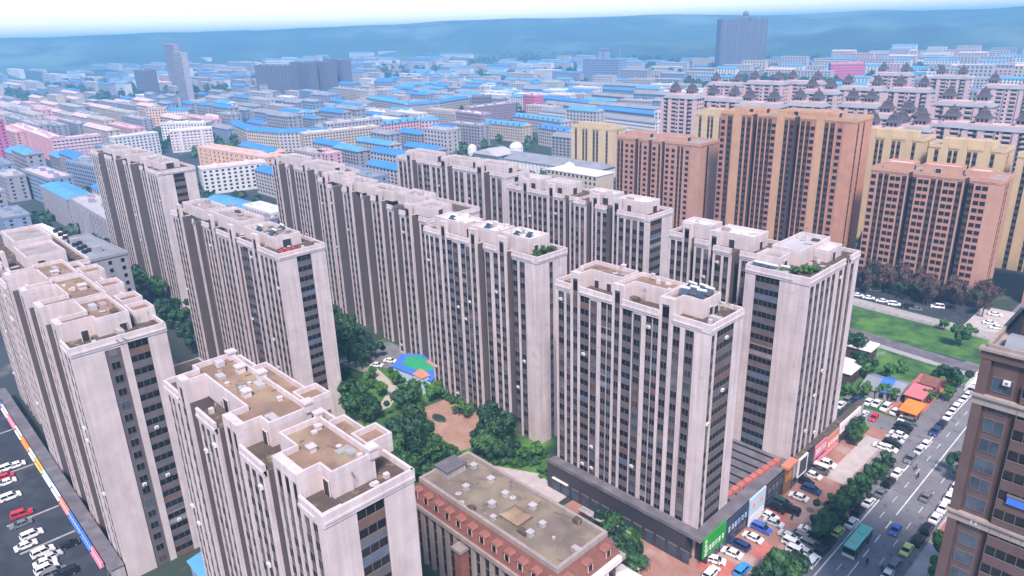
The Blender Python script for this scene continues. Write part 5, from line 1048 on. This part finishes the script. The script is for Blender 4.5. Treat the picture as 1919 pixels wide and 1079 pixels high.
for px, py, s in ((1660, 850, .9), (1655, 862, 1.0), (1646, 872, 1.0), (1634, 882, 1.0), (1622, 892, 1.1), (1610, 903, 1.1), (1598, 914, 1.1), (1586, 925, 1.1), (1574, 936, 1.2), (1562, 948, 1.2), (1550, 960, 1.1), (1540, 972, 1.1), (1580, 945, 1.1), (1566, 962, 1.1), (1552, 978, 1.0), (1600, 925, 1.0), (1530, 985, .9), (1618, 905, 1.0)):
    p = P(px, py, 4.5*s); tree(p.x, p.y, 'dark', s*.52, 'dark street tree in the row along the avenue', 'street trees along the avenue', ('ave', 'plz'))
for px, py, s, k in ((1590, 800, .9, 'dark'), (1602, 794, .8, 'dark'), (1612, 803, .8, 'bright'), (1598, 810, .9, 'dark'), (1617, 797, .9, 'bright'), (1584, 793, .8, 'dark'), (1608, 818, .7, 'dark')):
    p = P(px, py, 3); tree(p.x, p.y, k, s*.8, '%s tree crowding the round planted bed' % ('dark' if k == 'dark' else 'light green'), 'trees on the round bed', ('plz',))
for px, py, s, k in ((1480, 1068, .9, 'dark'), (1462, 1074, .9, 'dark'), (1440, 1078, .8, 'dark'), (1498, 1062, .6, 'dark'), (1803, 872, .7, 'dark'), (1806, 888, .6, 'dark'), (1768, 1032, 1.0, 'bright'), (1776, 1040, .9, 'bright'), (1758, 1072, 1.1, 'bright'), (1772, 1076, 1.0, 'bright')):
    p = P(px, py, 3); tree(p.x, p.y, k, s, ('dark' if k == 'dark' else 'bright green')+' tree at the lower avenue', 'trees at the lower end of the avenue', ('ave', 'plz'))
for i in range(40):
    x = -122+i*1.62+random.uniform(-.6, .6); y = 302+random.uniform(0, 15); tree(x, y, 'bare' if i % 4 else 'dark', random.uniform(.7, 1.1)*(1 if i % 4 else .8), 'bare reddish brown tree' if i % 4 else 'dark evergreen tree among bare ones', 'trees before the peach tower', ('north', 'east'))
for px, py, s in ((1668, 700, .8), (1690, 690, .8), (1610, 690, .9), (1600, 660, .9), (1625, 700, .8), (1760, 700, .8), (1775, 720, .9), (1650, 735, .8), (1672, 742, .7), (1790, 715, .8), (1780, 742, .8), (1745, 745, .7), (1770, 610, .8), (1800, 640, .9), (1815, 625, .8), (1620, 735, .8), (1600, 738, .7), (1588, 735, .8)):
    p = P(px, py, 2); tree(p.x, p.y, 'bright' if s < .85 else 'dark', s, ('light green' if s < .85 else 'dark')+' tree on the river meadow', 'trees on the river meadow', ('ave', 'plz'))
for px, py in ((205, 478), (222, 492), (212, 505), (235, 505), (245, 520), (260, 530), (196, 470), (300, 560), (322, 585), (290, 545), (310, 600), (330, 615), (355, 640)):
    p = P(px, py, 4); tree(p.x, p.y, 'dark', 1.2, 'dark tree below the taupe banded tower', 'trees at the foot of the left towers', ('far', 'yard'))
# far-off trees that read as one dark mass between the blocks
wb = MB(); rnd = random.Random(5)
BL = [(o.location.x, o.location.y) for o in ORG if o.parent is None]
def wood(x0, x1, y0, y1, n, s, m='leafdeep'):
    for i in range(n):
        x, y = rnd.uniform(x0, x1), rnd.uniform(y0, y1); px, py, k = proj((x, y, 5))
        if k < 0 or not (-60 < px < 1980): continue
        hh = s*rnd.uniform(.8, 1.5)
        for j in range(26):
            d = Vector((rnd.gauss(0, 1), rnd.gauss(0, 1), abs(rnd.gauss(0, .9)))).normalized(); p = Vector((x, y, hh*.25))+Vector((d.x*s*.75, d.y*s*.75, d.z*hh))*rnd.uniform(.6, 1)
            u = d.orthogonal().normalized(); w = u.cross(d); q = s*.34
            wb.poly([p-u*q, p+w*q, p+u*q, p-w*q], m)
wood(-1500, -760, 230, 620, 420, 7); wood(-900, -480, 260, 620, 260, 6, 'leaf'); wood(-1300, -560, 600, 1000, 420, 7); wood(-2300, -1450, 300, 1200, 520, 11); wood(-1500, -420, 980, 2000, 600, 11); wood(-300, -282, 172, 186, 0, 5); wood(-470, -300, 320, 396, 90, 5, 'leaf')
wood(-2900, -1500, 1200, 2200, 300, 13); wood(-760, -240, 1000, 1800, 300, 11); wood(-346, -262, 212, 262, 150, 5, 'leaf'); wood(-560, -400, 60, 200, 120, 5); wood(-330, -110, 350, 470, 120, 5); wood(-430, -290, 215, 330, 150, 5, 'leaf'); wood(-600, -330, 120, 215, 130, 5)
tag(wb.build('far_trees'), 'dark blue green tree cover between the far blocks', kind='stuff')
# ================================================================== SMALL BUILDINGS
kg = empty('pavilion', (-177, 124, 0), 'low pavilion with a bright green and blue painted roof in the courtyard', 'pavilion')
b = MB(); b.prism([(-192.5, 124), (-178, 126), (-174, 127), (-178, 137), (-193, 140), (-198, 134)], 0, 4.4, 'slblue'); b.build('wall', kg)
b = MB(); b.prism([(-193, 123.6), (-178, 125.6), (-173.6, 126.6), (-177.6, 137.4), (-193.2, 140.4), (-198.6, 134)], 4.4, 4.7, 'sblue'); b.build('roof', kg)
b = MB(); b.poly([(-191, 128), (-181, 128.6), (-180, 136), (-192, 138.6), (-195.6, 134)], 'PAINT') if 0 else b.prism([(-191, 128), (-181, 128.6), (-180, 136), (-192, 138.6), (-195.6, 134)], 4.7, 4.76, 'kgreen'); b.prism([(-187, 136.6), (-180, 135.4), (-179.6, 137), (-187, 138.6)], 4.76, 4.82, 'scoral'); b.build('painted_court', kg)
b = MB(); b.box(-180, -175.6, 123.6, 127.4, 0, 6, 'slblue'); b.hexa([(-180.4, 123.2, 6), (-175.2, 123.2, 6), (-175.2, 127.8, 6), (-180.4, 127.8, 6)], [(-178.6, 124.8, 7.6), (-177, 124.8, 7.6), (-177, 126.2, 7.6), (-178.6, 126.2, 7.6)], 'scoral')
for x in (-179.3, -177.2): b.box(x, x+.9, 123.5, 123.6, .5, 3, 'glassblue')
b.build('porch', kg)
for ch in kg.children: ch.data.transform(Matrix.Diagonal((.95, .76, 1, 1)) @ Matrix.Translation((7.4, -5.2, 0)))
b = MB(); b.tube((-153, 113.8, .06), (-153, 113.8, .5), 1.9, 1.9, 'deckdark', 20); b.tube((-153, 113.8, .5), (-153, 113.8, .56), 1.6, 1.6, 'leafdeep', 20); q = b.build('planter', org=(-153, 113.8, 0)); q.scale = (1.5, .8, 1); tag(q, 'dark oval planter on the brown paving of the courtyard', 'planter')
b = MB(); b.hexa([(-180.5, 96.5, 3), (-173.5, 96.5, 3), (-173.5, 101.5, 3), (-180.5, 101.5, 3)], [(-178, 98.5, 4.4), (-176, 98.5, 4.4), (-176, 99.5, 4.4), (-178, 99.5, 4.4)], 'rpale')
for x in (-180, -174):
    for y in (97, 101): b.tube((x, y, 0), (x, y, 3), .12, .12, 'frame', 6)
q = b.build('garden_shelter', org=(-177, 99, 0)); tag(q, 'small pale roofed shelter among the courtyard trees', 'shelter')
def house(name, x0, x1, y0, y1, h, wm, rm, label, flat=True, cat='shed'):
    x0, x1, y0, y1 = x0*.97, x1*.97, y0*.968, y1*.968
    o = empty(name, ((x0+x1)/2, (y0+y1)/2, 0), label, cat); b = MB(); b.box(x0, x1, y0, y1, 0, h, wm); b.build('wall', o); b = MB()
    if flat: b.hexa([(x0-.5, y0-.5, h), (x1+.5, y0-.5, h), (x1+.5, y1+.5, h), (x0-.5, y1+.5, h)], [(x0-.5, y0-.5, h+.25), (x1+.5, y0-.5, h+.25), (x1+.5, y1+.5, h+.7), (x0-.5, y1+.5, h+.7)], rm)
    else: ym = (y0+y1)/2; b.hexa([(x0-.4, y0-.5, h), (x1+.4, y0-.5, h), (x1+.4, y1+.5, h), (x0-.4, y1+.5, h)], [(x0-.4, ym-.1, h+1.8), (x1+.4, ym-.1, h+1.8), (x1+.4, ym+.1, h+1.8), (x0-.4, ym+.1, h+1.8)], rm)
    b.build('roof', o)
    for k in range(max(1, int((x1-x0)/3.5))):
        b = MB(); x = x0+1+k*3.5; b.box(x, x+1.3, y0-.08, y0+.02, .9, 2.3, 'glass'); b.box(x-.1, x+1.4, y0-.12, y0, .75, .9, 'frame'); b.build('window', o)
    b = MB(); yd = (y0+y1)/2; b.box(x1-.02, x1+.08, yd-.6, yd+.6, 0, 2.2, 'dark'); b.build('door', o); return o
house('shed', -92, -77.5, 244, 251, 4.2, 'brick', 'rwhite', 'brick shed with a flat white roof in the river meadow')
house('shed', -88, -75.4, 222, 232, 4.4, 'brick', 'rwhite', 'brick shed with a white roof half hidden behind the tower at the avenue')
for x0, x1, y0, y1, wm, rm, lb in ((-70.5, -66.8, 219, 230, 'wgrey', 'rgrey', 'leftmost slate roofed shed by the small car park'), (-66.4, -63.2, 220, 231, 'wgrey', 'sblue', 'blue roofed shed between two slate roofed ones'), (-62.8, -60, 221, 231, 'wgrey', 'rgrey', 'slate roofed shed beside the red garden roofs')):
    house('shed', x0, x1, y0, y1, 3.2, wm, rm, lb, False)
house('garden_house', -58.5, -54, 222, 230, 3.4, 'brickred', 'rred', 'red roofed garden house by the avenue', True, 'house'); house('garden_house', -57.5, -53.2, 232, 238, 4, 'brickred', 'brickroof', 'brick garden house with a darker hipped roof', False, 'house'); house('garden_house', -56.5, -52.4, 212, 219, 3, 'sbrown', 'sorange', 'orange brown roofed hut by the small car park', True, 'hut')
gs('garden_paving', -60, -51, 206, 240, .055, 'pavered')
def fence(x0, y0, x1, y1, h, m, label):
    o = empty('railing', ((x0+x1)/2, (y0+y1)/2, 0), label, 'railing'); L = math.hypot(x1-x0, y1-y0); n = max(2, int(L/3)); b = MB()
    for z in (.3, h*.6, h): b.tube((x0, y0, z), (x1, y1, z), .06, .06, m, 5)
    b.build('rail', o)
    for i in range(n+1): t = i/n; b = MB(); b.box(x0+(x1-x0)*t-.08, x0+(x1-x0)*t+.08, y0+(y1-y0)*t-.08, y0+(y1-y0)*t+.08, 0, h+.1, m); b.build('post', o)
fence(-46.8, 238, -46.8, 301, 1.3, 'rwhite', 'white bridge railing along the left side of the avenue'); fence(-110, 287, -47, 282.8, 1.1, 'concrete', 'grey railing between the promenade and the green bank'); fence(-80, 231.5, -73.5, 246, 1.4, 'concrete', 'pale garden wall rail beside the brick shed')
# shops along the left car park
lp = empty('shop_row', (-205, 23.5, 0), 'low row of shops at the foot of the car park tower', 'shop building')
b = MB(); b.box(-266, -149, 22.2, 24.7, 0, 4.4, 'concrete'); b.build('wall', lp); b = MB(); b.box(-266.3, -148.7, 22.0, 24.75, 4.4, 4.6, 'slate'); b.build('roof', lp)
for i in range(28):
    b = MB(); b.box(-265+i*4.15, -262+i*4.15, 22.1, 22.2, .3, 2.8, 'glassblue'); b.box(-265+i*4.15, -262+i*4.15, 22.05, 22.15, 2.8, 3.0, 'frame'); b.build('shop_window', lp)
sx = -264
for w, m, mm, lb in ((9, 'sblue', 'syellow', 'blue sign with yellow marks at the far end of the left shops'), (9, 'swhite', 'sred', 'white sign with red marks near the far end of the left shops'), (10, 'spink', 'swhite', 'pink sign left of the orange one'), (8, 'swhite', 'sdark', 'white sign with dark marks beside the orange one'), (9, 'sorange', 'syellow', 'orange sign in the row of left shops'), (7, 'swhite', 'sgreen', 'white sign with green marks right of the orange one'), (8, 'syellow', 'sred', 'yellow and red sign in the row of left shops'), (9, 'slblue', 'swhite', 'pale blue sign in the row of left shops'), (8, 'swhite', 'sblue', 'white sign with blue marks beside the pink one'), (8, 'scoral', 'swhite', 'coral sign between white and blue ones'), (10, 'sblue', 'rwhite', 'strong blue sign with white lettering near the tower corner'), (8, 'sblue', 'slblue', 'second strong blue sign with pale marks at the tower corner'), (8, 'spink', 'rwhite', 'pink and white sign at the near end of the left shops')):
    o = empty('shop_sign', (sx+w/2, 21.7, 3), lb, 'shop sign', 'shop signs along the left car park'); b = MB(); b.box(sx, sx+w-.3, 21.4, 21.85, 2.9, 4.1, m); b.build('board', o)
    b = MB(); n = max(3, int(w/1.5))
    for k in range(n):
        c = sx+.7+(w-1.6)*k/(n-1); b.box(c-.4, c+.4, 21.33, 21.4, 3.75, 3.9, mm); b.box(c-.4, c+.4, 21.33, 21.4, 3.2, 3.35, mm); b.box(c-.1+.2*(k % 2), c+.1+.2*(k % 2), 21.32, 21.4, 3.2, 3.95, mm)
    b.build('lettering', o)
    b = MB(); b.hexa([(sx+.2, 21.0, 2.7), (sx+w-.5, 21.0, 2.7), (sx+w-.5, 21.9, 3.0), (sx+.2, 21.9, 3.0)], [(sx+.2, 21.0, 2.78), (sx+w-.5, 21.0, 2.78), (sx+w-.5, 21.9, 3.1), (sx+.2, 21.9, 3.1)], m); b.build('awning', o); sx += w
b = MB(); b.hexa([(-140, 34.5, 4.5), (-124, 34.5, 4.5), (-124, 44, 4.5), (-140, 44, 4.5)], [(-139, 38.5, 6), (-125, 38.5, 6), (-125, 40, 6), (-139, 40, 6)], 'rlblue'); b.box(-139.5, -124.5, 35, 43.5, 0, 4.5, 'wblue'); q = b.build('shed', org=(-132, 39, 0)); tag(q, 'blue roofed shed in the gap between the two nearest towers', 'shed')
b = MB(); b.box(-236, -184, 58, 76, 0, 6.5, 'brickmauve'); b.box(-236.4, -183.6, 57.6, 76.4, 6.5, 6.9, 'concrete'); b.poly([(-235.5, 58.5, 6.95), (-184.5, 58.5, 6.95), (-184.5, 75.5, 6.95), (-235.5, 75.5, 6.95)], 'deckdark'); q = b.build('low_hall', org=(-210, 67, 0)); tag(q, 'low brown roofed hall between the car park tower and the tower with red tubs', 'hall')
b = MB(); b.tube((-121.8, 45.4, 0), (-121.8, 45.4, 2), .1, .1, 'frame', 5); 
c = P(346, 694, 5); b = MB(); b.hexa([(c.x-4, c.y-2.6, 4.2), (c.x+4, c.y-2.6, 4.2), (c.x+4, c.y+2.6, 4.2), (c.x-4, c.y+2.6, 4.2)], [(c.x-2.4, c.y-.4, 6), (c.x+2.4, c.y-.4, 6), (c.x+2.4, c.y+.4, 6), (c.x-2.4, c.y+.4, 6)], 'wrose')
for sx in (-3.7, 3.7):
    for sy in (-2.4, 2.4): b.tube((c.x+sx, c.y+sy, 0), (c.x+sx, c.y+sy, 4.2), .1, .1, 'frame', 6)
q = b.build('tent', org=(c.x, c.y, 0)); tag(q, 'rose pink tent roof showing past the far corner of the nearest tower', 'tent')
def clutter(root, x0, x1, y0, y1, z, n, seed):
    rnd = random.Random(seed)
    for i in range(n):
        x, y = rnd.uniform(x0, x1), rnd.uniform(y0, y1); k = rnd.random(); b = MB()
        if k < .3: b.box(x-.35, x+.35, y-.35, y+.35, z, z+rnd.uniform(.3, .9), 'cornice'); nm = 'roof_vent'
        elif k < .5: l = rnd.uniform(1.5, 4); b.tube((x, y, z+.12), (x+l*rnd.choice((0, 1)), y+l*.3, z+.12), .09, .09, 'frame', 6); nm = 'roof_pipe'
        elif k < .65: h = rnd.uniform(1.8, 3.4); b.tube((x, y, z), (x, y, z+h), .05, .03, 'frame', 5); b.box(x-.5, x+.5, y-.02, y+.02, z+h*.8, z+h*.84, 'frame'); b.box(x-.35, x+.35, y-.02, y+.02, z+h*.9, z+h*.93, 'frame'); nm = 'aerial'
        elif k < .85: w = rnd.uniform(.6, 1.4); b.box(x-w, x+w, y-.6, y+.6, z, z+rnd.uniform(.5, 1.1), rnd.choice(('deckdark', 'concrete', 'rpale', 'deckgrey'))); nm = 'roof_box'
        else: b.tube((x, y, z), (x, y, z+.2), .5, .7, 'rpale', 10); b.tube((x, y, z+.2), (x, y, z+.7), .05, .03, 'frame', 5); nm = 'dish'
        b.build(nm, root)
for rt, bx in ((T1, ((-116, -90, 37.5, 42, 57.1, 12), (-85, -73, 37.5, 41.5, 57.1, 8), (-71.5, -69.6, 36, 45, 54.06, 5), (-106, -99, 33.6, 35.6, 54.06, 3))), (T2, ((-204, -190, 33, 37, 57.1, 5), (-187, -170, 33, 37.4, 57.1, 7), (-166.5, -154, 32.5, 37, 57.1, 7), (-152.4, -149.4, 27, 41, 54.06, 6))),
    (T3, ((-249, -233, 86, 92, 56.6, 8), (-226, -207, 86, 92, 57.1, 9), (-201, -184, 85.5, 92, 56.5, 10), (-182, -177, 83, 94, 54.06, 7))), (T4, ((-386, -370, 101, 107, 61.1, 5), (-360, -344, 101, 107, 61.6, 5), (-334, -314, 101, 107, 61.1, 6))), (T5, ((-257, -245, 146, 149, 56.6, 4), (-239, -227, 142, 147, 56.9, 6), (-221, -207, 141, 146, 56.6, 6), (-201, -191, 140.5, 146, 57.1, 6), (-186, -178, 135, 142, 56.1, 6))),
    (T6, ((-165, -153, 128, 133, 57.1, 8), (-149, -139, 128, 133, 57.1, 7), (-136, -127, 128, 133.4, 57.3, 8))), (T7, ((-101, -91, 120, 124, 57.1, 7), (-88.5, -79, 120.5, 124.5, 56.9, 6), (-68.8, -66, 116, 126, 54.06, 5), (-88, -80, 116, 118.6, 54.06, 4))), (T8a, ((-77, -70.5, 163, 177, 57.1, 10), (-69, -64.5, 162, 168, 54.06, 5), (-77.5, -66, 153.4, 154.8, 54.06, 5))), (T8b, ((-106, -99, 169, 173, 57.1, 5), (-94, -85, 166.5, 172, 57.1, 6))), (T9c, ((-152, -143, 183.4, 187, 57.1, 5), (-138, -128.5, 181, 186, 56.9, 6))), (T9b, ((-188, -179, 186, 191, 57.1, 5), (-174, -165, 186, 191, 57.1, 5)))):
    for i, (xa, xb, ya, yb, z, n) in enumerate(bx): clutter(rt, xa, xb, ya, yb, z, n, int(xa*7)+i)
clutter(mr, -108, -70, 75.5, 87.5, zt-.61, 14, 3)
# ================================================================== HAZE
hz = MB(); hz.box(-9000, 2500, -2500, 9000, -1, 149, 'haze'); hz_o = hz.build('haze'); tag(hz_o, kind='stuff')
# ================================================================== FINISH
settle(); check_labels()
for o in ORG:
    if '_o' in o: del o['_o']
